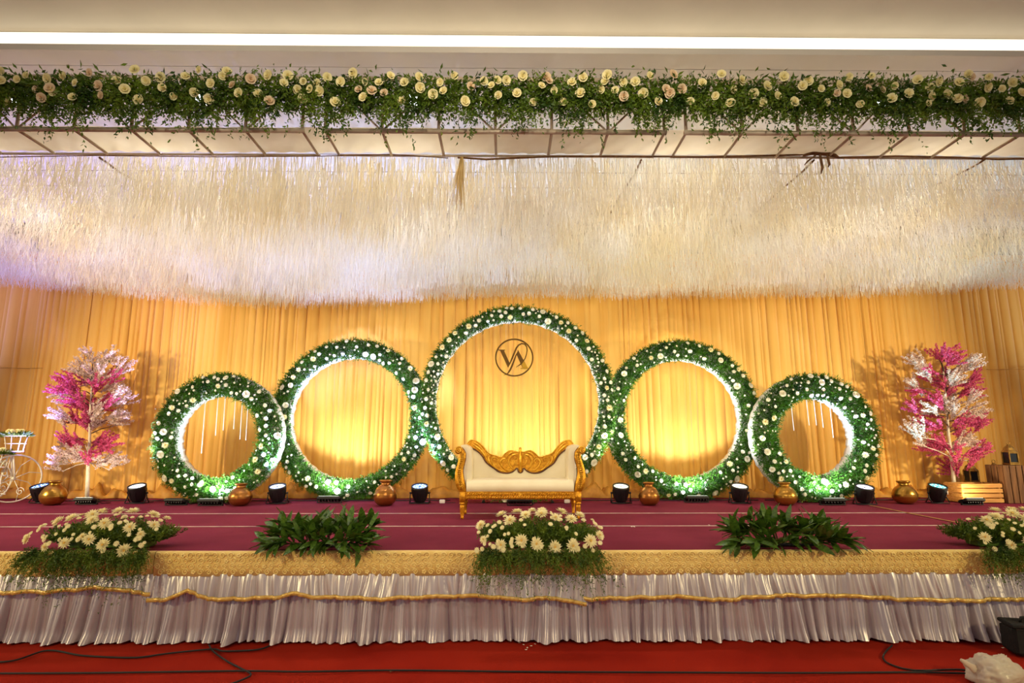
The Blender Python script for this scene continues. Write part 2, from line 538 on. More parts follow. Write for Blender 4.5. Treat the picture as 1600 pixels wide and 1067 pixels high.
for i in range(len(PX) - 1):
    x0, x1 = PX[i] - 0.05, PX[i + 1] + 0.05
    xs = np.arange(x0, x1, 0.008)
    e = pleat_table(x0, x1, 0.05, 0.22, rnd)
    o1 = pleats(xs, e, rnd, 0.42)
    e2 = pleat_table(x0, x1, 0.12, 0.4, rnd)
    o2 = pleats(xs, e2, rnd, 1.0)
    rows = np.linspace(0, 1, 9)
    vs = []
    ph = rnd.uniform(0, 6)
    for t in rows:
        lean = 0.012 * math.sin(ph) * (1 - t)
        y = -(0.085 * o1 * (0.75 + 0.25 * np.sin(t * 3 + xs * 2)) + 0.028 * o2 * (1 - 0.5 * t)) - 0.012 * (i % 2)
        z = np.full_like(xs, 0.06 + t * 4.35)
        x = xs + lean + 0.012 * np.sin(t * 5 + xs * 3) * (1 - t)
        vs.append(np.stack([x, y, z], 1))
    n = len(xs)
    V = np.concatenate(vs)
    a = (np.arange(len(rows) - 1)[:, None] * n + np.arange(n - 1)[None, :]).ravel()
    Fq = np.stack([a, a + 1, a + n + 1, a + n], 1)
    link('curtain_panel', tri_mesh('curtain_panel', V, Fq, 'gold_curtain', True), bd)
# gathered cloth lying along the hem
xs = np.arange(-12.4, 12.4, 0.03)
ts = np.linspace(0, 1, 8)
nz = np.cumsum(RNG.normal(size=len(xs))) * 0.0
vs = []
for t in ts:
    a = t * PI * 0.95
    hgt = 0.13 + 0.05 * np.sin(xs * 7.3) * np.sin(xs * 2.1 + 1) + 0.035 * np.sin(xs * 17 + t * 3) + 0.03 * np.sin(xs * 31 + t * 7)
    y = -0.10 - (0.13 + 0.04 * np.sin(xs * 11 + 2)) * math.cos(a - .2)
    z = np.maximum(hgt * math.sin(a) * (1 + 0.25 * np.sin(xs * 23 + t * 9)), 0.0) + 0.004
    vs.append(np.stack([xs, np.broadcast_to(y, xs.shape), z], 1))
n = len(xs)
a = (np.arange(len(ts) - 1)[:, None] * n + np.arange(n - 1)[None, :]).ravel()
link('gathered_hem', tri_mesh('gathered_hem', np.concatenate(vs), np.stack([a, a + 1, a + n + 1, a + n], 1), 'gold_hem', True), bd)
for x0, x1 in ((P(-60, 575, DC).x, P(72, 575, DC).x), (P(1535, 571, DC).x, P(1660, 571, DC).x)):  # raised line standing in for a pipe's dark trace through the curtain
    zz = P(40, 576, DC).z - SZ
    MB().tube([(x, -0.082 - .004 * math.sin(x * 40), zz + .004 * math.sin(x * 9)) for x in np.linspace(x0, x1, 40)], 0.006, 5).build('pipe_trace', 'gold_hem', bd)

# ================================================================== TINSEL CANOPY
ZT = P(800, 243, 5.69).z               # height of the net
can = thing('tinsel_canopy', (0, 5.69, ZT), 'overhead canopy of dense cream and silver tinsel strands above the stage', 'canopy')
def edge_y(px):
    return np.interp(px, [-400, 0, 60, 200, 330, 450, 600, 700, 800, 1000, 1200, 1350, 1500, 1600, 2000], [430, 442, 455, 468, 480, 486, 481, 472, 468, 470, 466, 466, 460, 444, 430])
B = []
rows = np.arange(0.0, 4.36, 0.085)
for d in rows:
    D = 5.69 + d
    hw = min(0.93 * D + 1.3, 12.2)
    n = int(2 * hw / 0.0145)
    x = RNG.uniform(-hw, hw, n)
    y = d + RNG.normal(0, 0.025, n)
    y = np.clip(y, 0, 4.40)
    px = 800 + F * (x / (D * CP + 2.7 * SP))
    # the strands near the back end where the golden curtain starts to show
    ey = edge_y(px)
    vv = (533.5 - ey) / F
    ratio = (SP + vv * CP) / (CP - vv * SP)
    endz = CAMZ + ratio * 10.0
    L0 = np.clip(ZT - endz, 0.3, 1.0)
    L = L0 * np.where(d < 3.2, 0.45 + 0.55 * RNG.random(n), 0.84 + 0.14 * RNG.random(n)) + np.where(RNG.random(n) < 0.02, 0.10, 0) * RNG.random(n)
    B.append(np.stack([x, y, L], 1))
B = np.concatenate(B)
n = len(B)
w0 = 0.0026 + 0.0026 * RNG.random(n)
an = RNG.uniform(0, PI, n)
sway = RNG.normal(0, 0.014, (n, 2))
V = np.zeros((n, 8, 3))
wob = np.cumsum(RNG.normal(0, 0.034, (n, 4)), axis=1) * np.array([0, .7, 1.0, 1.2])
for k, t in enumerate((0, .34, .67, 1.0)):
    ang = an + t * RNG.uniform(-1.2, 1.2, n)
    cx = B[:, 0] + sway[:, 0] * t * t * 2 + RNG.normal(0, .004, n)
    cy = B[:, 1] + np.clip(wob[:, k], -.09, .09)
    cy = np.minimum(np.maximum(cy, 0.03), 4.47)
    zz = -B[:, 2] * t
    ww = w0 * (1 - 0.35 * t)
    V[:, 2 * k, 0] = cx + np.cos(ang) * ww; V[:, 2 * k, 1] = cy + np.sin(ang) * ww * .5; V[:, 2 * k, 2] = zz
    V[:, 2 * k + 1, 0] = cx - np.cos(ang) * ww; V[:, 2 * k + 1, 1] = cy - np.sin(ang) * ww * .5; V[:, 2 * k + 1, 2] = zz
i = np.arange(n)[:, None] * 8
Fq = np.concatenate([i + np.array([[0, 1, 3, 2]]), i + np.array([[2, 3, 5, 4]]), i + np.array([[4, 5, 7, 6]])])
so = link('tinsel_strands', tri_mesh('tinsel_strands', V.reshape(-1, 3), Fq, 'tinsel'), can)
so['kind'] = 'stuff'
so['label'] = 'countless hanging tinsel strands'
# net holding the strands
nt = MB()
for d in np.arange(0.0, 4.4, 0.4):
    hw = min(0.93 * (5.69 + d) + 1.3, 12.2)
    nt.tube([(-hw, d, 0.004), (hw, d, 0.004)], 0.004, 4)
no = nt.build('support_line', 'rope', can)
for px, py, qx, qy in ((155, 246, 215, 284), (1002, 250, 945, 345), (1272, 250, 1172, 338), (1540, 248, 1460, 290)):
    a = G(px, py, ZT - 0.03); b_ = G(qx, qy, ZT - 0.03)
    pts = [(a + (b_ - a) * t) - Vector((0, 5.69, ZT)) + Vector((0.01 * math.sin(9 * t), 0, -0.015 * math.sin(PI * t))) for t in np.linspace(0, 1, 7)]
    MB().tube(pts, 0.011, 6).build('support_rope', 'rope', can, True)
# edge rope, knots and dangling ends
def edge_rope(pxs, name, r=0.010):
    pts = [P(x, y, 5.66) - Vector((0, 5.69, ZT)) for x, y in pxs]
    return MB().tube(pts, r, 6).build(name, 'rope', can, True)
edge_rope([(-40, 246), (150, 243), (330, 245), (500, 244), (610, 241), (700, 247)], 'edge_cord', 0.005)
edge_rope([(715, 246), (760, 249), (850, 245), (950, 244), (1100, 245), (1250, 242), (1262, 240)], 'edge_rope', 0.010)
edge_rope([(1310, 246), (1400, 244), (1500, 246), (1560, 249), (1660, 246)], 'edge_rope', 0.010)
k = MB()
k.tube([P(x, y, 5.63) - Vector((0, 5.69, ZT)) for x, y in ((1255, 243), (1270, 239), (1290, 240), (1305, 243), (1312, 247))], [.012, .022, .026, .02, .008], 7)
k.tube([P(x, y, 5.62) - Vector((0, 5.69, ZT)) for x, y in ((1281, 241), (1283, 252), (1285, 262), (1283, 271))], [.012, .013, .014, .006], 6)
k.tube([P(x, y, 5.62) - Vector((0, 5.69, ZT)) for x, y in ((1292, 241), (1294, 250), (1296, 257), (1294, 261))], [.010, .012, .012, .005], 6)
k.tube([P(x, y, 5.62) - Vector((0, 5.69, ZT)) for x, y in ((1275, 242), (1262, 252), (1257, 258))], [.009, .010, .005], 6)
k.build('knotted_cloth_tie', 'rope', can, True)
k = MB()
for s_ in range(26):
    ox = random.gauss(0, 4.2)
    ln_ = random.uniform(40, 92)
    k.tube([P(722 + ox * .25, 245, 5.62) - Vector((0, 5.69, ZT)), P(721 + ox * .5, 258, 5.61) - Vector((0, 5.69, ZT)), P(719 + ox, 245 + ln_ * .6, 5.64) - Vector((0, 5.69, ZT)), P(718 + ox * 1.5, 245 + ln_, 5.68) - Vector((0, 5.69, ZT))], [.004, .006, .004, .0015], 4)
k.build('gathered_strand_bunch', 'beige_strands', can, True)

# ================================================================== TRUSS ACROSS THE STAGE FRONT
DT0, DT1 = 5.20, 5.69
ZB = P(800, 206, DT0).z
HT = 0.56
step = mpp(P(800, 206, DT0)) * 88.2
x472, x508, x1038, x1072 = [P(q, 206, DT0).x for q in (472, 508, 1038, 1072)]
def truss(xs, lab):
    t = thing('lighting_truss', ((xs[0] + xs[-1]) / 2, (DT0 + DT1) / 2, ZB), lab, 'truss', 'box truss segments over the stage front')
    ox = (xs[0] + xs[-1]) / 2
    oy = (DT1 - DT0) / 2
    L = xs[-1] - xs[0]
    for yy, zz in ((-oy, 0), (-oy, HT), (oy, 0)):
        if True:
            MB().tube([(-L / 2 - .02, yy, zz), (L / 2 + .02, yy, zz)], 0.024 if yy < 0 else 0.011, 8).build('chord', 'truss_metal', t, True)
    for k, x in enumerate(xs):
        x -= ox
        for yy in (-oy,):
            MB().tube([(x, yy, 0), (x, yy, HT)], 0.016, 6).build('post', 'truss_metal', t, True)
        for zz in (0,):
            MB().tube([(x, -oy, zz), (x, oy, zz)], 0.014, 6).build('cross_bar', 'truss_metal', t, True)
        if k < len(xs) - 1:
            x2 = xs[k + 1] - ox
            za, zb_ = (0, HT) if k % 2 else (HT, 0)
            for yy in (-oy,):
                MB().tube([(x, yy, za), (x2, yy, zb_)], 0.010, 6).build('diagonal_brace', 'truss_metal', t, True)
    return t
truss([x472 - step * k for k in range(8, -1, -1)], 'metal box truss segment over the left side of the stage front')
truss([x508 + (x1038 - x508) * k / 6 for k in range(7)], 'metal box truss segment over the middle of the stage front')
truss([x1072 + step * k for k in range(0, 9)], 'metal box truss segment over the right side of the stage front')
# white cloth stretched along the underside of the truss
xs = list(np.arange(-7.2, 7.2, 0.03))
ws = list(np.linspace(0, 1, 14))
def cl(x, t):
    q = (x / step) % 1.0
    puff = max(0, t - .55) * 2.2 * (0.5 + 0.5 * math.sin(x * 4.6 + 1.7 * math.sin(x * 1.3)))
    z = 0.05 + 0.012 * math.sin(q * PI) * (1 - t) - 0.035 * puff * math.sin(PI * min(1, t))
    z += 0.008 * math.sin(x * 31 + t * 9) * t
    return (x, t * (DT1 - DT0 - 0.01), z)
uc = MB().grid(cl, xs, ws).build('truss_cloth', 'truss_cloth', None, True, (0, DT0 + 0.005, ZB - 0.02))
tag(uc, 'white cloth stretched along the underside of the truss', 'cloth')

# ================================================================== GARLAND ON THE TRUSS
ZG = P(800, 149, DT0).z
gl = thing('flower_garland', (0, DT0 - 0.13, ZG), 'long hanging garland of green leaves and cream roses along the truss', 'garland')
xw = 6.4
N = 15000
base = np.stack([RNG.uniform(-xw, xw, N), RNG.normal(-0.03, 0.05, N), RNG.normal(-0.08, 0.075, N)], 1)
dr = np.stack([RNG.normal(0, .7, N), RNG.normal(-.5, .5, N), RNG.normal(-.15, .6, N)], 1)
p1 = leaves(base, dr, RNG.uniform(.04, .085, N), .024)
N = 1500                                # upright sprigs along the top
base = np.stack([RNG.uniform(-xw, xw, N), RNG.normal(-.02, .05, N), RNG.normal(-0.03, .03, N)], 1)
dr = np.stack([RNG.normal(0, .45, N), RNG.normal(-.2, .3, N), np.full(N, 1.0)], 1)
p2 = sprigs(base, dr, RNG.uniform(.04, .13, N) * (1 + .5 * np.sin(base[:, 0] * 3.1) * np.sin(base[:, 0] * 1.2 + 1)), .15, 9, .026, .013)
N = 3600                                # hanging tendrils
bx_ = RNG.uniform(-xw, xw, N)
dens = 0.55 + 0.45 * np.sin(bx_ * 2 * PI / step * 0.9 + 0.8 * np.sin(bx_ * 2.3))
base = np.stack([bx_, RNG.normal(-.04, .05, N), RNG.normal(-0.12, .05, N)], 1)
dr = np.stack([RNG.normal(0, .3, N), RNG.normal(-.18, .2, N), np.full(N, -1.0)], 1)
Lh = RNG.uniform(.09, .33, N) * np.where(RNG.random(N) < .12, 1.35, 1) * (0.55 + .75 * dens) * (0.75 + 0.4 * RNG.random(N))
p3 = sprigs(base, dr, Lh, .1, 15, .036, .017)
gv, gf = join([p1, p2, p3])
o = link('foliage', tri_mesh('foliage', gv, gf, 'garland_leaf'), gl)
o['kind'] = 'stuff'
o['label'] = 'trailing green leaves of the garland'
gx = -xw + .05
k = 0
while gx < xw:
    zz = [.02, -.10, -.20, -.03, -.15, .04, -.23, -.07][k % 8] + random.uniform(-.03, .03)
    for extra in range(1 if random.random() < .85 else 2):
        r = random.uniform(.036, .052)
        nr = (random.uniform(-.5, .5), -1, random.uniform(-.55, .15))
        flower(ROSE[1 if random.random() < .18 else 0], 'rose', gl, (gx + random.uniform(-.03, .03) + extra * .07, -.12 + random.uniform(-.03, .02), zz + extra * .08), nr, r)
    gx += random.uniform(.052, .10)
    k += 1

# ================================================================== STAGE SKIRTS
ZBAND = 0.557
def fbm(x, seed):
    return sum(math.sin(x * f + seed * p) * a for f, p, a in ((1.7, 1.3, .5), (4.1, 2.1, .3), (9.7, 3.3, .2)))
def spiral_pts(r, turns, n, flip=1):
    out = []
    for k in range(n):
        t = k / (n - 1)
        a = turns * 2 * PI * t
        rr_ = r * (1 - 0.82 * t)
        out.append((flip * rr_ * math.cos(a), rr_ * math.sin(a)))
    return out
def skirt(x0, x1, ribbon, lab, seed):
    rs = random.Random(seed)
    t = thing('stage_skirt', ((x0 + x1) / 2, DF, 0), lab, 'stage skirt', 'cloth skirts along the stage front')
    ox = (x0 + x1) / 2
    X0, X1 = x0 - ox, x1 - ox
    # quilted cream band folded over the stage edge
    xs = list(np.arange(X0, X1 + .02, 0.04))
    xs[-1] = X1
    prof = [(0.03, SZ + 0.004), (0.0, SZ + 0.005), (-0.012, SZ + 0.003), (-0.026, SZ - 0.006), (-0.032, SZ - 0.03), (-0.036, SZ - .10), (-0.034, ZBAND - 0.004), (-0.02, ZBAND - 0.004)]
    def bf(x, k):
        y, z = prof[int(k)]
        if k < 1: y = 0.012 + 0.012 * fbm(x * 1.2 + ox, seed)
        if k == 1: y = 0.004
        return (x, y, z + (0.006 * fbm(x * 2 + ox, seed + 2) if k > 3 else 0))
    MB().grid(bf, xs, range(len(prof))).build('quilted_band', 'cream_quilt', t, True)
    # raised scrolls and blossoms stitched on the band
    sw = MB()
    rowz = [SZ - 0.030, SZ - 0.075, SZ - 0.120, SZ - 0.165]
    for ri, z in enumerate(rowz):
        x = X0 + 0.03 + (ri % 2) * 0.035
        c = 0
        while x < X1 - .02:
            if (c + ri * 2) % 7 == 3:
                for q in range(5):
                    a = q * 2 * PI / 5
                    sw.lathe([(0.010, -.002), (0.009, .004), (.004, .007)], (x + math.cos(a) * .012, -0.037, z + math.sin(a) * .012), 6, Matrix.Rotation(PI / 2, 3, 'X'))
                x += 0.062
            else:
                r = rs.uniform(.026, .031)
                fl_ = -1 if rs.random() < .3 else 1
                pts = [(x + a, -0.037, z + b2) for a, b2 in spiral_pts(r, 1.45, 18, fl_)]
                sw.tube(pts, 0.0048, 5)
                x += rs.uniform(.066, .078)
            c += 1
    e = sw.build('embossed_scrolls', 'cream_quilt_relief', t, True)
    e['kind'] = 'stuff'
    # lower gathered cloth and sheer valance
    def cloth(name, zt, zbf, yoff, wtop, wbot, atop, abot, m, rows, pw):
        xs = np.arange(X0 - .03, X1 + .03, 0.0055)
        e1 = pleat_table(X0, X1, wtop * .6, wtop * 1.5, rs); f1 = pleats(xs, e1, rs, .6)
        e2 = pleat_table(X0, X1, wbot * .5, wbot * 1.6, rs); f2 = pleats(xs, e2, rs, .7)
        e3 = pleat_table(X0, X1, wbot * .25, wbot * .8, rs); f3 = pleats(xs, e3, rs, .8)
        nk = max(6, int((X1 - X0) / .16))
        lean = np.interp(xs, np.linspace(X0, X1, nk), [0.0] + [rs.uniform(-.035, .035) for _ in range(nk - 2)] + [0.0])
        zb = np.array([zbf(x) for x in xs])
        vs = []
        for q in np.linspace(0, 1, rows):
            amp = atop * (1 - .5 * q) * f1 + (abot * f2 * (q ** pw)) + abot * .5 * f3 * (q ** (pw * .8))
            ysway = 0.02 * q * np.sin(xs * 3 + seed) + (.045 * q if name == 'valance' else 0)
            flare = 0.0 if name != 'gathered_cloth' else 0.02 * max(0, q - .86) / .14
            y = yoff - amp - ysway * .5 - flare * (0.4 + f3)
            vs.append(np.stack([xs + lean * q * q, y, zt + (zb - zt) * q], 1))
        n = len(xs)
        a = (np.arange(rows - 1)[:, None] * n + np.arange(n - 1)[None, :]).ravel()
        link(name, tri_mesh(name, np.concatenate(vs), np.stack([a, a + 1, a + n + 1, a + n], 1), m, True), t)
        return xs + lean, vs[-1]
    cloth('gathered_cloth', ZBAND + .01, lambda x: 0.008 + 0.010 * abs(math.sin(x * 7 + seed)), 0.055, .065, .13, .045, .115, 'satin', 16, 1.15)
    def zb(x):
        return float(np.interp(x + ox, [r[0] for r in ribbon], [r[1] for r in ribbon])) + 0.004 * math.sin(x * 21 + seed)
    xe, last = cloth('valance', ZBAND + .012, zb, -0.012, .065, .09, .042, .048, 'satin_sheer', 8, .7)
    # gold ribbon along the valance
    k = 4
    ys = np.convolve(np.pad(last[:, 1], 3, mode='edge'), np.ones(7) / 7, 'valid')
    L_ = np.stack([last[:, 0], np.minimum(ys - .008, last[:, 1] - .004), last[:, 2] - .004], 1)[::k]
    L_[:, 1] -= 0.009 * (((np.arange(len(L_)) * 0.37 + 0.6 * np.sin(np.arange(len(L_)) * .23)) % 1.0) > .5)
    U_ = L_ + np.array([0, 0, 0.034])
    n = len(L_)
    a = np.arange(n - 1)
    Vv = np.concatenate([L_, U_, U_ + np.array([0, .004, 0]), L_ + np.array([0, .004, 0])])
    Fq = np.concatenate([np.stack([a, a + 1, a + n + 1, a + n], 1), np.stack([a + n, a + n + 1, a + 2 * n + 1, a + 2 * n], 1), np.stack([a + 3 * n, a + 3 * n + 1, a + 1, a], 1)])
    link('gold_ribbon', tri_mesh('gold_ribbon', Vv, Fq, 'gold_ribbon'), t)
def rb(pts):
    return [(P(px, py, DF).x, P(px, py, DF).z) for px, py in pts]
xA, xB, xC = P(240, 920, DF).x, P(912, 920, DF).x, P(1546, 920, DF).x
skirt(-6.4, xA - .002, rb([(-200, 926), (0, 925), (90, 923), (165, 917), (195, 921), (238, 927)]), 'white gathered stage skirt at the far left under a flower arrangement', 1)
skirt(xA + .002, xB - .002, rb([(238, 938), (262, 936), (294, 922), (310, 930), (345, 936), (440, 932), (468, 926), (490, 932), (540, 932), (600, 934), (740, 930), (800, 935), (870, 933), (912, 943)]), 'white gathered stage skirt with a gold ribbon stepping lower, left of centre', 2)
skirt(xB + .002, xC - .002, rb([(912, 935), (1000, 933), (1060, 931), (1120, 936), (1200, 929), (1300, 930), (1400, 935), (1500, 937), (1546, 935)]), 'long white gathered stage skirt between the centre flowers and the right end', 3)
skirt(xC + .002, 6.4, rb([(1546, 936), (1600, 934), (1800, 934)]), 'short white gathered stage skirt at the far right beside the black case', 4)

# ================================================================== FLOWER RINGS
def flower_ring(px, ro_px, ri_px, D, lab, seed, nfl, sparse=None):
    global RNG
    RNG = np.random.default_rng(seed)
    rs = random.Random(seed)
    c0 = P(px, 660, D)
    k = mpp(Vector((c0.x, D, 1.9)))
    Ro, Ri = ro_px * k, ri_px * k
    ro, ri = Ro - 0.045, Ri + 0.012           # cloth-covered frame inside the foliage
    dpt = 0.26
    t = thing('flower_ring', (c0.x, D, SZ), lab, 'flower ring', 'standing flower rings in front of the curtain')
    zc = Ro - 0.015
    # frame: cloth-wrapped box section bent into a circle, wavy where the cloth puckers
    b = MB()
    n = 120
    vs = []
    for i in range(n):
        a = 2 * PI * i / n
        w1 = 0.006 * math.sin(a * 37 + seed) + 0.005 * math.sin(a * 61)
        w2 = 0.007 * math.sin(a * 29 + seed) + 0.006 * math.sin(a * 53)
        for r, y in ((ro + w1, 0.02), (ro + .004 + w2, dpt * .5), (ro + w1, dpt), (ri - w2, dpt), (ri - .006 - w1, dpt * .5), (ri - w2, 0.02)):
            vs.append((r * math.cos(a), y, zc + r * math.sin(a)))
    fs = []
    for i in range(n):
        j = (i + 1) % n
        for q in range(6):
            fs.append((i * 6 + q, i * 6 + (q + 1) % 6, j * 6 + (q + 1) % 6, j * 6 + q))
    b.add(vs, fs)
    b.build('cloth_wrapped_frame', 'white_cloth', t, True)
    for s_ in (-1, 1):                         # feet that carry the frame
        MB().bbox((s_ * ro * .35, dpt * .5, 0.012), (0.05, 0.26, 0.024), .005).build('foot', 'black_plastic', t)
        x = s_ * ro * .35
        zf = zc - math.sqrt(max(ro * ro - x * x, 0)) + .02
        MB().tube([(x, dpt * .5, 0.02), (x, dpt * .5, max(zf, .03))], 0.014, 6).build('stay', 'black_plastic', t)
    # leafy face
    A = PI * (Ro ** 2 - Ri ** 2)
    N = int(A * 8500)
    r = np.sqrt(RNG.uniform(ri ** 2, ro ** 2, N))
    a = RNG.uniform(0, 2 * PI, N)
    s = (r - ri) / (ro - ri) * 2 - 1
    bul = 0.07 * (1 - s ** 2)
    nr = np.stack([np.cos(a) * s * .75, np.full(N, -1.0), np.sin(a) * s * .75], 1)
    base = np.stack([r * np.cos(a), 0.03 - bul + RNG.uniform(0, .03, N), zc + r * np.sin(a)], 1)
    d = unit(nr) + RNG.normal(0, .62, (N, 3))
    parts = [leaves(base, d, RNG.uniform(.035, .085, N), .014)]
    N2 = int(2 * PI * ro * 95)                 # ragged sprigs round the rim
    a = RNG.uniform(0, 2 * PI, N2)
    rr_ = np.where(RNG.random(N2) < .72, ro - .02, ri + .015)
    out = np.where(rr_ > (ro + ri) / 2, 1.0, -0.6)
    base = np.stack([rr_ * np.cos(a), RNG.uniform(-.03, .05, N2), zc + rr_ * np.sin(a)], 1)
    d = np.stack([np.cos(a) * out, np.full(N2, -.45), np.sin(a) * out], 1) + RNG.normal(0, .35, (N2, 3))
    parts.append(sprigs(base, d, RNG.uniform(.03, .095, N2), .1, 9, .036, .009))
    V_, F_ = join(parts)
    V_[:, 2] = np.maximum(V_[:, 2], 0.012)
    o = link('foliage', tri_mesh('foliage', V_, F_, 'ring_leaf'), t)
    o['kind'] = 'stuff'
    o['label'] = 'fine green leaves covering the ring'
    # white flowers
    placed = []
    tries = 0
    while len(placed) < nfl and tries < 9000:
        tries += 1
        q = len(placed) / nfl
        fr = rs.uniform(.046, .062) if q < .15 else (rs.uniform(.030, .040) if q < .50 else rs.uniform(.013, .022))
        r = math.sqrt(rs.uniform((ri + fr * .6) ** 2, (ro - fr * .3) ** 2))
        a = rs.uniform(0, 2 * PI)
        x, z = r * math.cos(a), r * math.sin(a)
        if any((x - X_) ** 2 + (z - Z_) ** 2 < (fr + R_) ** 2 * 1.15 + .0008 for X_, Z_, R_ in placed):
            continue
        placed.append((x, z, fr))
        s = (r - ri) / (ro - ri) * 2 - 1
        bl = 0.07 * (1 - s * s)
        me = (WROSE if rs.random() < .45 else MUM[rs.randrange(2)]) if fr > .045 else BUTTON[rs.randrange(2)]
        nrm = (math.cos(a) * s * .7 + rs.uniform(-.3, .3), -1, math.sin(a) * s * .7 + rs.uniform(-.3, .3))
        flower(me, 'flower', t, (x, -bl - .035, max(zc + z, fr * .8)), nrm, fr)
    return t, c0.x, zc, Ro, Ri, ri

RINGS = [
    flower_ring(341, 102, 64, 9.34, 'small round flower ring nearest the pink blossom tree on the left', 21, 120),
    flower_ring(547, 127, 95, 9.80, 'medium round flower ring left of the sofa, overlapped by its neighbours', 22, 135),
    flower_ring(809, 156, 130, 9.36, 'largest round flower ring standing behind the sofa', 23, 190),
    flower_ring(1067, 126, 92, 9.80, 'medium round flower ring right of the sofa, overlapped by its neighbours', 24, 130),
    flower_ring(1273, 101, 60, 9.34, 'small round flower ring nearest the pink blossom tree on the right', 25, 120),
]
RNG = np.random.default_rng(99)
# thin white strands standing in for reflections inside the two small rings
for (t, cx, zc, Ro, Ri, ri), lens, side in ((RINGS[0], [(-.30, 1.30), (-.11, .97), (.0, .86), (.16, .80), (.27, .98), (.36, .92)], 'left'), (RINGS[4], [(-.28, .75), (-.02, .72), (.10, .70), (.21, .72), (.36, .86)], 'right')):
    for x, L in lens:
        x = x * Ri / .62
        z0 = zc + math.sqrt(ri * ri - x * x)
        L = L * Ri / .62 * .62
        k = MB()
        k.tube([(x, .16, z0 + .01), (x + .004, .16, z0 - L * .5), (x + .01, .16, z0 - L)], 0.0055, 5)
        k.build('reflection_strand', 'white_cloth', t)

# ================================================================== MONOGRAM SIGN
DL = 9.50
lc = P(803.5, 558.5, DL)
lk = mpp(lc)
lg = thing('monogram_sign', (lc.x, DL, lc.z), 'round bronze monogram sign with letters V and A inside the largest ring', 'sign')
def lp(cx, cy):                        # crop pixel of the 90 px close-up -> metres on the sign
    return ((cx - 545) / 12.55 * lk, (545 - cy) / 12.55 * lk)
Rl = 30.0 * lk
ring_out = [(Rl * math.cos(a), Rl * math.sin(a)) for a in np.linspace(0, 2 * PI, 73)]
ring_in = [((Rl - 2.2 * lk) * math.cos(a), (Rl - 2.2 * lk) * math.sin(a)) for a in np.linspace(0, 2 * PI, 73)]
MB().strip(ring_in, ring_out, -.012, .012).build('hoop', 'logo_bronze', lg)
def poly(pts, name, m, y0=-.014, y1=.014):
    return MB().slab([lp(*p) for p in pts], y0, y1).build(name, m, lg)
poly([(228, 392), (365, 392), (365, 402), (345, 410), (455, 655), (425, 752), (268, 410), (232, 402)], 'letter_v_stroke', 'logo_bronze')
poly([(618, 395), (820, 768), (668, 768), (668, 756), (705, 748), (592, 492)], 'letter_a_stroke', 'logo_bronze', -.013, .013)
poly([(735, 620), (822, 768), (666, 768), (668, 758), (708, 748), (690, 680)], 'letter_a_foot', 'logo_gold', -.017, .012)
def brush(pts, ws, name):
    c = [Vector(lp(*p)) for p in pts]
    A, B2 = [], []
    for i in range(len(c)):
        tt = (c[min(i + 1, len(c) - 1)] - c[max(i - 1, 0)]).normalized()
        nn = Vector((-tt.y, tt.x)) * ws[i] / 12.55 * lk * .5
        A.append(tuple(c[i] - nn)); B2.append(tuple(c[i] + nn))
    return MB().strip(A, B2, -.011, .011).build(name, 'logo_bronze', lg)
brush([(430, 735), (465, 650), (505, 560), (545, 460), (585, 360), (630, 300), (690, 268), (750, 278), (790, 330), (798, 400), (785, 480), (760, 560), (735, 600), (690, 660), (640, 698), (580, 738)],
      [6, 24, 32, 34, 32, 28, 26, 26, 24, 22, 20, 20, 22, 24, 20, 4], 'letter_swash')
brush([(608, 440), (575, 510), (545, 595), (510, 690), (470, 780), (430, 845), (395, 875), (340, 890)], [8, 26, 32, 34, 34, 26, 16, 4], 'letter_a_swash')
for x in (-.14, .14):
    MB().tube([(x, 0, math.sqrt(Rl * Rl - x * x)), (x * .98, .02, RINGS[2][2] + SZ - lc.z + math.sqrt(RINGS[2][5] ** 2 - x * x) + .01)], .0012, 4).build('hanging_wire', 'white_plastic', lg)

# ================================================================== SOFA
DS0, DS1 = 7.46, 8.02
sx = P(811.5, 760, DS0).x
sf = thing('sofa', (sx, DS0, SZ), 'ivory two-seat sofa with gold carved frame in the middle of the stage', 'sofa')
def sp(cx, cy, D=DS0):                 # crop pixel of the 250 px close-up -> local x, z
    p = P(690 + cx / 6.4, 660 + cy / 6.4, D)
    return (p.x - sx, p.z - SZ)
mid = sp(787, 700)[0]
def smooth(pts, n):
    """Catmull-Rom through the points"""
    pts = [Vector(p) for p in pts]
    out = []
    for i in range(len(pts) - 1):
        p0, p1, p2, p3 = pts[max(i - 1, 0)], pts[i], pts[i + 1], pts[min(i + 2, len(pts) - 1)]
        for k in range(n):
            t = k / n
            out.append(0.5 * ((2 * p1) + (p2 - p0) * t + (2 * p0 - 5 * p1 + 4 * p2 - p3) * t * t + (3 * p1 - p0 - 3 * p2 + p3) * t ** 3))
    out.append(pts[-1])
    return [tuple(p) for p in out]
armo = smooth([(178, 692), (148, 640), (134, 560), (140, 480), (160, 410), (178, 350), (180, 305), (158, 300)], 5)
armi = smooth([(246, 692), (240, 630), (222, 560), (214, 490), (226, 420), (240, 360), (238, 300), (205, 252)], 5)
seat_z = sp(787, 560)[1]
rail_t, rail_b = sp(787, 690)[1], sp(787, 768)[1]
HS = 0.80
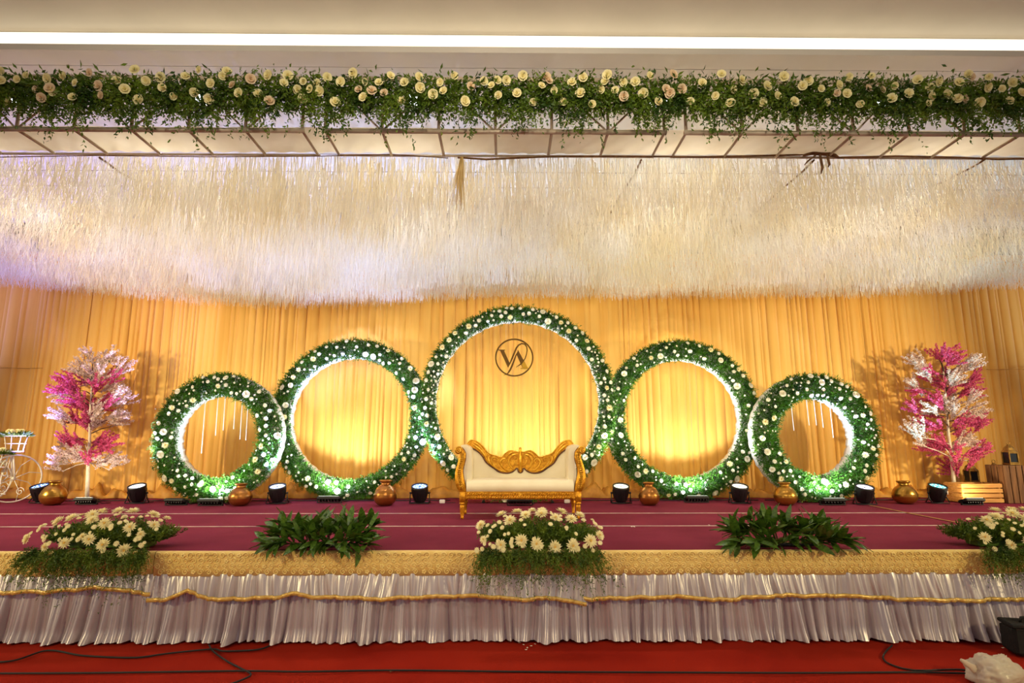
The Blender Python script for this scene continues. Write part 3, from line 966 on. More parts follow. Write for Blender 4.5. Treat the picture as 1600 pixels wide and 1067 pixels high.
for s_ in (-1, 1):
    def q(p):
        x, z = sp(*p)
        return (mid + (x - mid) * (1 if s_ < 0 else -1), z)
    A = [q(p) for p in armo]
    B2 = [q(p) for p in armi]
    if s_ > 0:
        A, B2 = B2, A
    MB().strip(A, B2, -.022, .03).build('arm_front', 'gold_carved', sf, True)
    # scroll at the head of the arm
    cx, cz = q((172, 276))
    k = MB()
    k.lathe([(0.052, -.03), (0.052, .02)], (cx, 0, cz), 24, Matrix.Rotation(PI / 2, 3, 'X'))
    k.tube([(cx + (a if s_ < 0 else -a), -.034, cz + b2) for a, b2 in spiral_pts(.046, 1.8, 26, 1)], .009, 6)
    k.build('arm_scroll', 'gold_relief', sf, True)
    # leaf carving down the arm front
    cvs = smooth([(197, 670), (185, 600), (176, 520), (190, 430), (208, 350), (208, 310)], 4)
    cv = [q(p) for p in cvs]
    for i in range(1, len(cv) - 1):
        x, z = cv[i]
        for sd in (-1, 1):
            lf = MB()
            dx = sd * .026
            lf.add([(x, -.028, z - .012), (x + dx * .6, -.036, z - .006), (x + dx, -.026, z + .026), (x + dx * .2, -.038, z + .016), (x + dx * .45, -.022, z + .005)], [(0, 1, 3), (1, 2, 3), (0, 3, 4), (3, 2, 4), (0, 4, 1), (4, 2, 1)])
            lf.build('carved_leaf', 'gold_relief', sf, True)
    # piping on the inner edge and upholstered arm behind
    MB().tube([(x, -.004, z) for x, z in [q(p) for p in armi]], .008, 6).build('arm_piping', 'dark_piping', sf, True)
    topo = smooth([(246, 692), (240, 630), (226, 560), (220, 490), (232, 420), (244, 350), (236, 290), (215, 255), (185, 240), (215, 222), (255, 232), (288, 262), (300, 320), (300, 420), (300, 560), (300, 692)], 4)
    pl = [q(p) for p in topo]
    if s_ > 0:
        pl = pl[::-1]
    MB().slab(pl, .03, DS1 - DS0 - .03).build('arm_cushion', 'ivory_leather', sf)
# seat
x0, x1 = sp(250, 600)[0], sp(1318, 600)[0]
k = MB()
prof = [(0, rail_t - .005), (-.03, rail_t + .01), (-.042, rail_t + .05), (-.035, rail_t + .10), (-.01, rail_t + .135), (.04, rail_t + .148), (.30, rail_t + .15), (.53, rail_t + .13), (.53, rail_t)]
xsn = list(np.linspace(x0, x1, 14))
k.grid(lambda x, i: (x, prof[int(i)][0], prof[int(i)][1] - .004 * (abs((x - mid) / (x1 - mid)) ** 6)), xsn, range(len(prof)))
for e in (0, 13):
    k.add([(xsn[e], y, z) for y, z in prof], [tuple(range(len(prof))) if e else tuple(range(len(prof) - 1, -1, -1))])
k.build('seat_cushion', 'ivory_leather', sf, True)
# rails
k = MB()
k.bbox((mid, .0, (rail_t + rail_b) / 2), (x1 - x0 + .03, .05, rail_t - rail_b), .006)
k.bbox((mid, -.028, rail_t - .008), (x1 - x0, .012, .014), .004)
k.bbox((mid, -.028, (rail_t + rail_b) / 2 - .003), (x1 - x0, .012, .010), .003)
k.bbox((mid, .54, (rail_t + rail_b) / 2), (x1 - x0 + .03, .04, rail_t - rail_b), .006)
k.build('seat_rail', 'gold_carved', sf)
me = MB().tube([(-.016, 0, -.014), (0, -.006, 0), (.016, 0, .014)], [.006, .011, .006], 6).mesh('rope_bead', 'gold_relief', True)
nb = 44
for i in range(nb):
    for zz in (rail_t - .030, rail_b + .024):
        o = link('rope_bead', me, sf, (x0 + .02 + (x1 - x0 - .04) * i / (nb - 1), -.026, zz))
k = MB()
for q_ in range(8):
    a = q_ * PI / 4
    k.lathe([(.011, -.004), (.010, .006), (.003, .010)], (mid + math.cos(a) * .019, -.032, (rail_t + rail_b) / 2 + math.sin(a) * .019), 6, Matrix.Rotation(PI / 2, 3, 'X'))
k.lathe([(.012, 0), (.010, .012), (.004, .016)], (mid, -.032, (rail_t + rail_b) / 2), 8, Matrix.Rotation(PI / 2, 3, 'X'))
k.build('carved_rosette', 'gold_relief', sf, True)
# legs
for s_ in (-1, 1):
    for y in (0.0, DS1 - DS0 - .02):
        cx = mid + s_ * (mid - sp(208, 800)[0])
        k = MB()
        k.bbox((cx, y, (rail_t + rail_b) / 2 - .015), (.075, .07, rail_t - rail_b + .03), .008)
        k.lathe([(.030, rail_b - .03), (.040, rail_b - .045), (.040, rail_b - .055), (.026, rail_b - .065), (.034, rail_b - .075), (.030, rail_b - .10), (.018, .03), (.022, .022), (.018, 0.0)], (cx, y, 0), 12)
        k.lathe([(.030, rail_b), (.030, rail_b - .03)], (cx, y, 0), 12)
        k.build('leg', 'gold_carved', sf, True)
        if y == 0:
            for q_ in range(6):
                a = PI + PI * (q_ + .5) / 6
                MB().tube([(cx + .030 * math.cos(a), .030 * math.sin(a), rail_b - .10), (cx + .020 * math.cos(a), .020 * math.sin(a), .04)], .0035, 4).build('flute', 'gold_relief', sf)
# upholstered back and carved crest
DB = DS1 - .06
def sb(cx, cy):
    x, z = sp(cx, cy, DB)
    return (x, z)
low = smooth([(262, 232), (290, 250), (355, 285), (408, 335), (450, 402), (520, 455), (580, 494), (650, 506), (712, 490), (755, 455), (766, 490), (787, 502)], 5)
upp = smooth([(258, 214), (290, 180), (330, 178), (372, 200), (420, 245), (468, 305), (540, 334), (600, 344), (640, 306), (690, 280), (745, 292), (775, 292), (778, 262), (787, 250)], 5)
def mirror(pts):
    m_ = [sb(*p) for p in pts]
    return m_ + [(2 * mid_b - x, z) for x, z in m_[-2::-1]]
mid_b = sb(787, 400)[0]
LO, UP = mirror(low), mirror(upp)
def resample(pts, n):
    pts = [Vector(p) for p in pts]
    d = [0]
    for i in range(1, len(pts)): d.append(d[-1] + (pts[i] - pts[i - 1]).length)
    xs_ = np.linspace(0, d[-1], n)
    return list(zip(np.interp(xs_, d, [p.x for p in pts]), np.interp(xs_, d, [p.y for p in pts])))
y0 = DB - DS0
n_ = 61
# match both outlines at the middle so that the strip stays tidy
LOh, UPh = resample([sb(*p) for p in low], n_), resample([sb(*p) for p in upp], n_)
L2 = LOh + [(2 * mid_b - x, z) for x, z in LOh[-2::-1]]
U2 = UPh + [(2 * mid_b - x, z) for x, z in UPh[-2::-1]]
MB().strip(U2, L2, y0 - .025, y0 + .03).build('carved_crest', 'gold_carved', sf)
MB().tube([(x, y0 - .03, z) for x, z in L2], .010, 6).build('crest_piping', 'dark_piping', sf, True)
MB().tube([(x, y0 - .028, z) for x, z in U2], .009, 6).build('crest_moulding', 'gold_relief', sf, True)
bx0 = sb(262, 232)[0]
zb0 = rail_t + .06
top_l = [(x, z + .012) for x, z in L2]
bot_l = [(x, zb0) for x, z in L2]
MB().strip(top_l, bot_l, y0 - .02, y0 + .025).build('back_cushion', 'ivory_leather', sf)
# scroll and leaf carving on the crest
def carve(pts, r, name='carved_scroll'):
    for s_ in (-1, 1):
        pp = []
        for p in smooth(pts, 6):
            x, z = sb(*p)
            pp.append((mid_b + s_ * (mid_b - x), y0 - .032, z))
        m_ = len(pp)
        MB().tube(pp, [r * (0.45 + .75 * math.sin(PI * min(1, (i + .6) / m_))) for i in range(m_)], 6).build(name, 'gold_relief', sf, True)
carve([(730, 470), (690, 440), (672, 390), (690, 340), (730, 320), (752, 345), (735, 370)], .014)
carve([(700, 480), (640, 470), (600, 430), (590, 390), (620, 360), (650, 385), (630, 410)], .013)
carve([(640, 490), (570, 470), (520, 425), (500, 380), (520, 345), (555, 360), (545, 390)], .013)
carve([(560, 470), (500, 420), (470, 380), (470, 345), (490, 335)], .012)
carve([(460, 390), (430, 330), (395, 280), (350, 240), (310, 215)], .016)
carve([(450, 340), (410, 270), (370, 225), (325, 195)], .012)
carve([(740, 300), (700, 300), (660, 330), (640, 370)], .012)
carve([(760, 430), (735, 410), (725, 380)], .010)
k = MB()
pts = [(mid_b, y0 - .036, sb(787, c)[1]) for c in (252, 275, 300, 340, 390, 440, 475, 498)]
k.tube(pts, [.010, .020, .014, .026, .030, .026, .020, .008], 8)
k.build('carved_spindle', 'gold_relief', sf, True)

# ================================================================== METAL POTS
def pot(px, D, r, h, m, lab):
    p = G(px, 786, SZ)
    p = P(px, 770, D)
    t = thing('metal_pot', (p.x, D, SZ), lab, 'pot', 'metal water pots along the back of the stage')
    prof = [(r * .30, 0.0), (r * .55, .012 * h), (r * .80, h * .10), (r * .95, h * .22), (r * 1.0, h * .36), (r * .97, h * .46), (r * .86, h * .60), (r * .66, h * .73), (r * .46, h * .80), (r * .40, h * .83)]
    MB().lathe(prof, n=36).build('body', m, t, True)
    MB().lathe([(r * .415, h * .80), (r * .39, h * .86), (r * .40, h * .92), (r * .33, h * .92), (r * .32, h * .80)], n=32, cap=False).build('neck', m, t, True)
    MB().lathe([(r * .38, h * .905), (r * .54, h * .945), (r * .55, h * .985), (r * .50, h * 1.0), (r * .36, h * .96), (r * .34, h * .91)], n=32, cap=False).build('rim', m, t, True)
    MB().lathe([(r * .998, h * .40), (r * 1.012, h * .425), (r * .99, h * .45)], n=36, cap=False).build('shoulder_band', m, t, True)
    return t
pot(84, 9.16, .178, .36, 'pot_gold', 'wide dull gold pot in front of the blue stage light beside the bicycle')
pot(376, 9.03, .17, .33, 'pot_copper', 'copper pot at the foot of the small ring on the left')
pot(602, 9.03, .175, .375, 'pot_copper', 'tall round copper pot between the left medium ring and the sofa')
pot(1014, 9.03, .158, .34, 'pot_copper', 'copper pot at the foot of the medium ring right of the sofa')
pot(1227, 9.03, .172, .34, 'pot_gold', 'gold pot at the foot of the small ring on the right')
pot(1413, 9.20, .178, .345, 'pot_gold', 'wide gold pot between the small right ring and the pink tree')

# ================================================================== PAR LIGHTS
def par(px, D, glow, lcol, power, lab, rz=0.0, tilt=17, sticker=False, aimk=1.0, back=0.05, cone=92):
    p = P(px, 770, D)
    t = thing('stage_light', (p.x, D, SZ), lab, 'stage light', 'round par lights along the back of the stage', rz)
    R = Matrix.Rotation(math.radians(tilt), 3, 'X')
    c = Vector((0, 0, .155))
    MB().lathe([(.06, -.125), (.085, -.12), (.100, -.09), (.118, -.02), (.126, .05), (.132, .10), (.132, .125), (.116, .125), (.114, .10)], c, 28, R, cap=False).build('housing', 'black_plastic', t, True)
    MB().lathe([(.06, -.126), (.02, -.13)], c, 28, R).build('rear_cap', 'black_plastic', t)
    for q_ in range(10):
        a = q_ * 2 * PI / 10
        v_ = [Vector((math.cos(a) * rr_, math.sin(a) * rr_, z)) for rr_, z in ((.10, -.09), (.122, -.0), (.130, .06))]
        MB().tube([R @ x + c for x in v_], .005, 4).build('cooling_fin', 'black_plastic', t)
    lm = 'par_glow_%d' % px
    mat(lm, glow, None, 0.4, emit=glow, estr=1.1)
    ln = MB().lathe([(.114, .100), (.114, .108)], c, 28, R).build('lens', lm, t)
    dm = 'par_led_%d' % px
    mat(dm, (255, 255, 255), None, .4, emit=tuple(int(x * .65 + 255 * .35) for x in glow), estr=1.7)
    for rr_, nn in ((0.0, 1), (.045, 6), (.088, 11)):
        for q_ in range(nn):
            a = q_ * 2 * PI / nn
            pp = R @ Vector((rr_ * math.cos(a), rr_ * math.sin(a), .109)) + c
            MB().lathe([(.014, 0), (.011, .004)], pp, 8, R).build('led', dm if rr_ else 'dark_glass', ln)
    y = MB()
    for s_ in (-1, 1):
        y.tube([(s_ * .145, 0, .165), (s_ * .15, .0, .10), (s_ * .15, -.055, .01)], .008, 6)
        y.tube([(s_ * .15, .0, .10), (s_ * .15, .07, .01)], .008, 6)
        y.tube([(s_ * .125, 0, .16), (s_ * .16, 0, .165)], .014, 8)
    y.tube([(-.15, -.055, .01), (.15, -.055, .01)], .008, 6)
    y.tube([(-.15, .07, .01), (.15, .07, .01)], .008, 6)
    y.build('yoke', 'black_plastic', t, True)
    MB().tube([(.0, .08, .05), (.03, .13, .012), (.08, .16, .006), (.16, .18, .006)], .006, 5).build('power_cord', 'black_rubber', t, True)
    if sticker:
        MB().box((.085, -.108, .18), (.05, .004, .07), Matrix.Rotation(math.radians(38), 3, 'Z')).build('label_sticker', 'white_plastic', t)
    top = R @ Vector((0, 0, .16)) + c + Vector((p.x, D, SZ))
    aim = Vector((p.x * aimk, D - back, ZT))
    light('par_beam', 'SPOT', top, aim, power, lcol, 0.05, cone, 1.0)
    return t
PW = 420
par(64, 9.42, (60, 130, 255), (0.30, 0.26, 1.0), PW * 2.2, 'black stage light glowing blue, half hidden by the pot near the bicycle', -.25, aimk=1.10, back=.6, cone=70)
par(215, 9.34, (235, 240, 255), (0.52, 0.50, 1.0), PW * 2.4, 'black stage light glowing white beside the left pink tree', back=.35, cone=74)
par(434, 9.28, (190, 205, 255), (0.36, 0.42, 1.0), PW * 3.0, 'black stage light glowing blue-white between the two left rings')
par(656, 9.28, (120, 160, 255), (0.36, 0.50, 1.0), PW * 3.0, 'deep blue stage light just left of the sofa')
par(970, 9.26, (255, 246, 214), (0.92, 0.95, 0.80), PW * .9, 'black stage light glowing warm white just right of the sofa')
par(1155, 9.26, (255, 246, 220), (1.0, 0.95, 0.72), PW * .7, 'black stage light glowing warm white between the two right rings')
par(1350, 9.06, (226, 220, 255), (0.50, 0.52, 1.0), PW * 1.3, 'black stage light glowing pale violet at the edge of the small right ring', back=.25, cone=78)
par(1464, 9.24, (70, 205, 215), (0.35, 0.85, 1.0), PW * .8, 'black stage light glowing teal with a white sticker beside the right tree', .1, 17, True, 1.05, .35, 74)

# ================================================================== FLOOD LIGHTS
def flood(px, D, lab, power=0, lcol=(.92, 1, .92), wdt=.34, aimx=0.0, aimz=2.0, rz=0.0):
    p = P(px, 780, D)
    t = thing('flood_light', (p.x, D, SZ), lab, 'flood light', 'low black flood lights on the stage floor', rz)
    R = Matrix.Rotation(math.radians(-16), 3, 'X')
    MB().bbox((0, 0, .062), (wdt, .19, .05), .012, R).build('housing', 'black_rubber', t)
    MB().box(Vector((0, .004, .088)), (wdt - .05, .15, .004), R).build('lens', 'flood_lens' if power else 'dark_glass', t)
    b = MB()
    for s_ in (-1, 1):
        b.box((s_ * (wdt / 2 + .008), 0, .04), (.012, .03, .08))
    b.box((0, 0, .006), (wdt + .028, .05, .010))
    b.build('bracket', 'black_plastic', t)
    for q_ in range(7):
        MB().box(Vector((-wdt / 2 + .04 + q_ * (wdt - .08) / 6, -.006, .030)), (.010, .14, .02), R).build('heat_fin', 'black_plastic', t)
    MB().tube([(wdt / 2, .02, .04), (wdt / 2 + .03, .09, .008), (wdt / 2 + .02, .16, .006), (wdt / 2 + .06, .24, .006)], .006, 5).build('power_cord', 'black_rubber', t, True)
    if power:
        light('flood_beam', 'SPOT', (p.x, D + .01, SZ + .115), (p.x + aimx, D + .75, SZ + aimz), power, lcol, 0.07, 150, 0.7)
    return t
flood(136, 9.22, 'low black flood light at the foot of the left pink tree', 30, (1, .92, .75), .30, 0, 1.6)
flood(276, 9.10, 'low black flood light at the left foot of the small left ring', 0, wdt=.30)
flood(330, 9.02, 'low black flood light in front of the small left ring', 210, (.72, .89, 1), .34)
flood(515, 9.42, 'low black flood light in front of the left medium ring', 260, (.74, .89, 1), .36, .12)
flood(812, 9.02, 'low black flood light on the floor behind the sofa', 330, (.76, .90, 1), .36)
flood(1088, 9.42, 'low black flood light in front of the medium ring right of the sofa', 260, (.74, .89, 1), .36, -.12)
flood(1300, 9.02, 'low black flood light in front of the small right ring', 210, (.72, .89, 1), .36)
flood(1518, 9.00, 'low black flood light in front of the wooden crate', 40, (1, .84, .5), .30, .25, 1.0)

# ================================================================== BLOSSOM TREES
def spray_mesh(name, m, seed):
    rg = np.random.default_rng(seed)
    b = MB()
    twigs = [[(0, 0, 0), (0, .03, .5), (0, 0, 1.0)], [(0, .01, .2), (.20, .02, .50), (.32, 0, .95)], [(0, .01, .15), (-.20, .04, .45), (-.34, .02, .85)], [(0, .02, .3), (.06, -.20, .65), (.08, -.3, 1.0)]]
    for tw in twigs:
        b.tube(tw, [.012, .009, .005], 4, mi=1)
    pos = []
    for tw in twigs:
        a, m_, c = [np.array(x) for x in tw]
        t = rg.random(95)
        q = (1 - t)[:, None] ** 2 * a + 2 * (t * (1 - t))[:, None] * m_ + (t ** 2)[:, None] * c
        pos.append(q + rg.normal(0, .030, q.shape))
    pos = np.concatenate(pos)
    for p in pos:
        n = Vector(rg.normal(size=3)).normalized()
        u = n.orthogonal().normalized()
        w_ = n.cross(u)
        r = rg.uniform(.026, .044)
        p = Vector(p)
        b.add([p + u * r, p + w_ * r + n * r * .4, p - u * r, p - w_ * r + n * r * .4, p - n * r * .2], [(0, 1, 4), (1, 2, 4), (2, 3, 4), (3, 0, 4)])
    for i in range(5):
        t = rg.uniform(.1, .6)
        p = Vector((rg.normal(0, .05), rg.normal(0, .05), t))
        n = Vector((rg.normal(), rg.normal(), .5)).normalized()
        u = n.orthogonal().normalized()
        b.add([p, p + n * .06 + u * .022, p + n * .12, p + n * .06 - u * .022], [(0, 1, 2, 3)], 2)
    return b.mesh(name, [m, 'twig', 'dark_leaf'])
SPRAY = {'w': [spray_mesh('blossom_spray', 'blossom_white', k) for k in (1, 2)], 'p': [spray_mesh('blossom_spray', 'blossom_pink', k) for k in (3, 4)]}
def tree(basepx, topseeds, D, lab, seed, trunk):
    rs = random.Random(seed)
    p0 = P(basepx, 782, D)
    t = thing('blossom_tree', (p0.x, D, SZ), lab, 'artificial tree', 'artificial blossom trees')
    L = lambda px, py, dy=0.0: P(px, py, D + dy) - Vector((p0.x, D, SZ))
    MB().lathe([(.08, 0), (.08, .012), (.04, .02)], (0, 0, 0), 16).build('base_plate', 'black_plastic', t)
    pts = [L(*q) for q in trunk]
    pts[0].z = 0.0
    MB().tube(pts, [.034 - .022 * i / (len(pts) - 1) for i in range(len(pts))], 9).build('trunk', 'trunk_white', t, True)
    axis = [(Vector(a), i) for i, a in enumerate(pts)]
    for (px, py, col) in topseeds:
        for rep in range(3):
            tip = L(px + rs.uniform(-9, 9), py + rs.uniform(-9, 9), rs.uniform(-.32, .22))
            # branch leaves the trunk below the spray
            zt = max(pts[0].z + .62, tip.z - rs.uniform(.12, .30))
            k = min(range(len(pts) - 1), key=lambda i: abs((pts[i].z + pts[i + 1].z) / 2 - zt))
            f_ = max(0, min(1, (zt - pts[k].z) / max(1e-4, pts[k + 1].z - pts[k].z)))
            root = pts[k].lerp(pts[k + 1], f_)
            dv = tip - root
            hv = Vector((dv.x, dv.y, 0))
            base = root.lerp(tip, .55)
            dirv = (hv.normalized() * rs.uniform(.6, 1.1) + Vector((0, 0, rs.uniform(.1, .9)))) if hv.length > .08 else Vector((rs.uniform(-.4, .4), -.2, 1))
            ln = rs.uniform(.26, .40)
            start = tip - dirv.normalized() * ln * .55
            if rep == 0:
                MB().tube([root, root.lerp(start, .5) + Vector((0, 0, .02)), start], [.010, .008, .005], 5).build('branch', 'trunk_white' if zt < 1.0 else 'twig', t, True)
            o = link('blossom_spray', rs.choice(SPRAY[col]), t)
            o.location = start
            o.rotation_mode = 'QUATERNION'
            o.rotation_quaternion = dirv.normalized().to_track_quat('Z', 'Y') @ Quaternion((0, 0, 1), rs.uniform(0, 6.28))
            o.scale = (ln, ln, ln)
    return t
S1 = [(x, y, 'w') for x, y in ((141, 556), (150, 570), (168, 562), (190, 578), (120, 570), (160, 582), (182, 605), (196, 622), (182, 650), (152, 655), (192, 662), (98, 618), (98, 646), (92, 722), (112, 712), (104, 700), (184, 717), (150, 640), (178, 612), (140, 590), (160, 720))]
S1 += [(x, y, 'p') for x, y in ((106, 592), (118, 600), (174, 592), (112, 622), (126, 630), (138, 640), (168, 632), (118, 655), (132, 662), (108, 685), (128, 690), (156, 682), (146, 712), (172, 692), (150, 606), (100, 604))]
tree(136, S1, 9.78, 'artificial tree with pink blossoms on its left, white on its right, near the bicycle', 5, [(136, 782), (137, 750), (138, 722), (140, 690), (141, 650), (143, 610), (144, 580)])
S2 = [(x, y, 'w') for x, y in ((1432, 564), (1442, 578), (1430, 598), (1484, 580), (1508, 574), (1522, 566), (1480, 624), (1496, 634), (1520, 642), (1432, 672), (1440, 690), (1506, 698), (1514, 686), (1462, 640), (1490, 590), (1518, 622))]
S2 += [(x, y, 'p') for x, y in ((1466, 552), (1480, 550), (1488, 560), (1454, 588), (1470, 588), (1524, 590), (1518, 606), (1440, 614), (1460, 620), (1480, 608), (1440, 656), (1460, 658), (1496, 668), (1530, 662), (1454, 702), (1470, 694), (1488, 706), (1534, 706), (1526, 718), (1486, 730), (1505, 655), (1430, 634))]
tree(1493, S2, 9.78, 'artificial tree with mixed magenta and white blossoms beside the wooden crate', 6, [(1493, 782), (1490, 750), (1487, 715), (1482, 680), (1480, 650), (1477, 610), (1474, 580)])

# ================================================================== STAGE-EDGE ARRANGEMENTS
LEAFM = []
for s_ in range(3):
    b = MB()
    n = 7
    for i in range(n):
        t = i / (n - 1)
        wd = .085 * math.sin(PI * min(1, t * .93 + .07)) ** .8
        z = t
        yb = -.22 * t * t * (0.6 + .4 * s_)
        b.v += [(-wd, yb + .02 * math.sin(t * 3), z), (0, yb - .018, z), (wd, yb + .02 * math.sin(t * 3), z)]
        b.v = b.v
    for i in range(n - 1):
        for j in range(2):
            a = i * 3 + j
            b.f.append((a, a + 1, a + 4, a + 3)); b.m.append(0)
    LEAFM.append(b.mesh('leaf', 'dark_leaf', True))
def plant_bed(px0, px1, lab, seed):
    rs = random.Random(seed)
    D = DF + .17
    xa, xb = P(px0, 850, D - .1).x, P(px1, 850, D - .1).x
    cx, hw = (xa + xb) / 2, (xb - xa) / 2
    t = thing('leafy_arrangement', (cx, D, SZ), lab, 'plant arrangement', 'leafy arrangements on the stage edge')
    MB().bbox((0, .03, .02), (2 * hw - .55, .07, .03), .008).build('foam_tray', 'black_plastic', t)
    nst = 49
    for i in range(nst):
        u = -1 + 2 * (i + .5) / nst + rs.uniform(-.04, .04)
        row = i % 3
        sx_ = u * (hw - .17)
        sy_ = (-.10, .0, .08)[row]
        sd = Vector((u * 1.0 + rs.uniform(-.25, .25), (-.95, -.35, .1)[row] + rs.uniform(-.15, .15), rs.uniform(.8, 1.3) if row else rs.uniform(.1, .7))).normalized()
        ln = rs.uniform(.12, .25) * (1.0 - .25 * abs(u))
        b0 = Vector((sx_, sy_, .05))
        tip = b0 + sd * ln
        MB().tube([b0, b0.lerp(tip, .5), tip], [.007, .006, .004], 5).build('stem', 'dark_leaf', t)
        for q_ in range(6):
            f_ = rs.uniform(.25, 1.0)
            base = b0.lerp(tip, f_)
            a = rs.uniform(0, 2 * PI)
            side = sd.orthogonal().normalized()
            side = Quaternion(sd, a) @ side
            dv = (sd * rs.uniform(.5, 1.3) + side * rs.uniform(.5, 1.0))
            if base.z + dv.normalized().z * .2 < .02 and base.y + dv.normalized().y * .1 > -.22:
                dv.z = abs(dv.z) * .5 + .05
            o = link('leaf', LEAFM[rs.randrange(3)], t)
            o.location = base
            o.rotation_mode = 'QUATERNION'
            o.rotation_quaternion = dv.normalized().to_track_quat('Z', 'Y') @ Quaternion((0, 0, 1), rs.uniform(-.8, .8))
            L_ = rs.uniform(.14, .22)
            o.scale = (L_ * rs.uniform(1.5, 2.1), L_, L_)
    return t
def mum_bed(px0, px1, lab, seed, heads):
    global RNG
    RNG = np.random.default_rng(seed)
    rs = random.Random(seed)
    D = DF + .22
    xa, xb = P(px0, 850, D - .15).x, P(px1, 850, D - .15).x
    cx, hw = (xa + xb) / 2, (xb - xa) / 2
    t = thing('flower_arrangement', (cx, D, SZ), lab, 'flower arrangement', 'chrysanthemum arrangements on the stage edge')
    MB().bbox((0, .0, .035), (2 * hw - .45, .16, .06), .01).build('foam_tray', 'dark_leaf', t)
    # ferny greenery: mound and fringe hanging over the stage edge
    N = 1150
    u = RNG.uniform(-1, 1, N)
    y = RNG.uniform(-.16, .14, N)
    base = np.stack([u * (hw - .12), y, np.full(N, .06)], 1)
    d = np.stack([u * .7 + RNG.normal(0, .3, N), y * 3.0 + RNG.normal(-.12, .3, N), np.full(N, .95)], 1)
    parts = [sprigs(base, d, RNG.uniform(.08, .24, N) * (1 - .35 * np.abs(u) ** 2), .12, 12, .030, .011)]
    N = 620
    u = RNG.uniform(-1, 1, N)
    base = np.stack([u * (hw - .08), RNG.uniform(-.37, -.29, N), RNG.uniform(-.02, .05, N)], 1)
    d = np.stack([u * .6 + RNG.normal(0, .4, N), np.full(N, -.8), RNG.normal(.0, .25, N)], 1)
    drop = RNG.uniform(.07, .30, N) * (0.55 + .45 * np.sin(u * 7 + seed) ** 2)
    q = sprigs(base, d, drop, 1.0, 24, .024, .0065)
    parts.append(q)
    V_, F_ = join(parts)
    inside = V_[:, 1] > -.25
    V_[:, 2] = np.where(inside, np.maximum(V_[:, 2], .012), V_[:, 2])
    o = link('fern_greenery', tri_mesh('fern_greenery', V_, F_, 'fern_leaf'), t)
    o['kind'] = 'stuff'
    o['label'] = 'feathery green fern fringe'
    # heads: (u, v) over the mound, v = 0 front foot, 1 top
    def spot(uu, vv):
        ang = vv * PI * .56
        return Vector((uu * (hw - .03), -.06 - .325 * math.cos(ang), .02 + .30 * math.sin(ang) * (1 - .30 * uu * uu))), Vector((uu * .55, -math.cos(ang) - .25, math.sin(ang) * 1.0 + .1))
    for uu, vv, r in heads:
        p, nn = spot(uu, vv)
        nn = nn + Vector((rs.uniform(-.25, .25), rs.uniform(-.1, .1), rs.uniform(-.2, .2)))
        flower(MUM[rs.randrange(2)], 'chrysanthemum', t, p, nn, r)
    for i in range(64):
        uu, vv = rs.uniform(-1.0, 1.0), rs.uniform(.05, .95)
        p, nn = spot(uu, vv)
        p = p + Vector((0, -.015, -.01))
        flower(CBUTTON, 'small_bloom', t, p, nn + Vector((rs.uniform(-.4, .4), 0, rs.uniform(-.3, .3))), rs.uniform(.016, .026))
    return t
HD1 = [(-.92, .28, .056), (-.66, .62, .062), (-.48, .66, .064), (-.22, .98, .066), (-.18, .70, .070), (.05, .98, .070), (.28, .99, .072), (.62, 1.0, .070), (.86, .98, .045), (.88, .6, .056), (.58, .45, .062), (.16, .48, .064), (-.08, .55, .062), (-.30, .15, .058), (.06, .20, .060), (.30, .12, .066), (.64, .04, .070), (-.58, .10, .045), (-.06, .25, .042), (.80, .35, .042)]
HD2 = [(-.95, .62, .060), (-.62, .95, .062), (-.36, 1.0, .064), (-.1, .98, .050), (.06, .92, .060), (.40, .98, .072), (.70, .95, .062), (-.48, .58, .068), (-.22, .68, .064), (.04, .70, .070), (.26, .62, .052), (.52, .62, .066), (-.62, .12, .060), (-.30, .18, .068), (-.06, .12, .068), (.22, .08, .066), (.50, .10, .070), (.78, .20, .072), (.94, .35, .050), (-.90, .25, .042)]
mum_bed(56, 262, 'white chrysanthemum arrangement with trailing fern at the left end of the stage edge', 31, HD1)
plant_bed(404, 592, 'dark green leafy arrangement on the stage edge left of the sofa', 41)
mum_bed(742, 943, 'white chrysanthemum arrangement on the stage edge in front of the sofa', 32, HD2)
plant_bed(1134, 1334, 'dark green leafy arrangement on the stage edge right of the sofa', 42)
mum_bed(1500, 1706, 'white chrysanthemum arrangement cut by the right edge of the picture', 33, HD1)

# ================================================================== BICYCLE PLANTER
DBk = 9.42
bo = P(20, 790, DBk)
bk = thing('bicycle_planter', (bo.x, DBk, SZ), 'white metal bicycle flower stand at the left edge of the stage', 'planter')
def bl(px, py, dy=0.0):
    return P(px, py, DBk + dy) - Vector((bo.x, DBk, SZ))
kk = mpp(P(20, 755, DBk))
wy = math.radians(56)
def wheel(c, r, name):
    ux = Vector((math.cos(wy), math.sin(wy), 0))
    pts = [c + ux * r * math.cos(a) + Vector((0, 0, r * math.sin(a))) for a in np.linspace(0, 2 * PI, 41)[:-1]]
    wv = MB().tube(pts, .013, 7, True).build(name, 'white_paint', bk, True)
    MB().tube([c - ux.cross(Vector((0, 0, 1))) * .03, c + ux.cross(Vector((0, 0, 1))) * .03], .028, 8).build('hub', 'white_paint', wv, True)
    for q_ in range(8):
        a = q_ * PI / 4 + .2
        e = c + ux * r * math.cos(a) + Vector((0, 0, r * math.sin(a)))
        m_ = c.lerp(e, .55) + (ux * -math.sin(a) + Vector((0, 0, math.cos(a)))) * .05
        MB().tube([c, m_, e], .006, 5).build('spoke', 'white_paint', wv, True)
    return wv
rw = 36 * kk
wc = bl(20, 755)
wc.z = rw + .013
wheel(wc, rw, 'front_wheel')
w2 = bl(-26, 757, -.15)
w2.z = rw * .92 + .013
wheel(w2, rw * .92, 'rear_wheel')
nv = Vector((math.sin(wy), -math.cos(wy), 0))
hd = bl(19, 708)
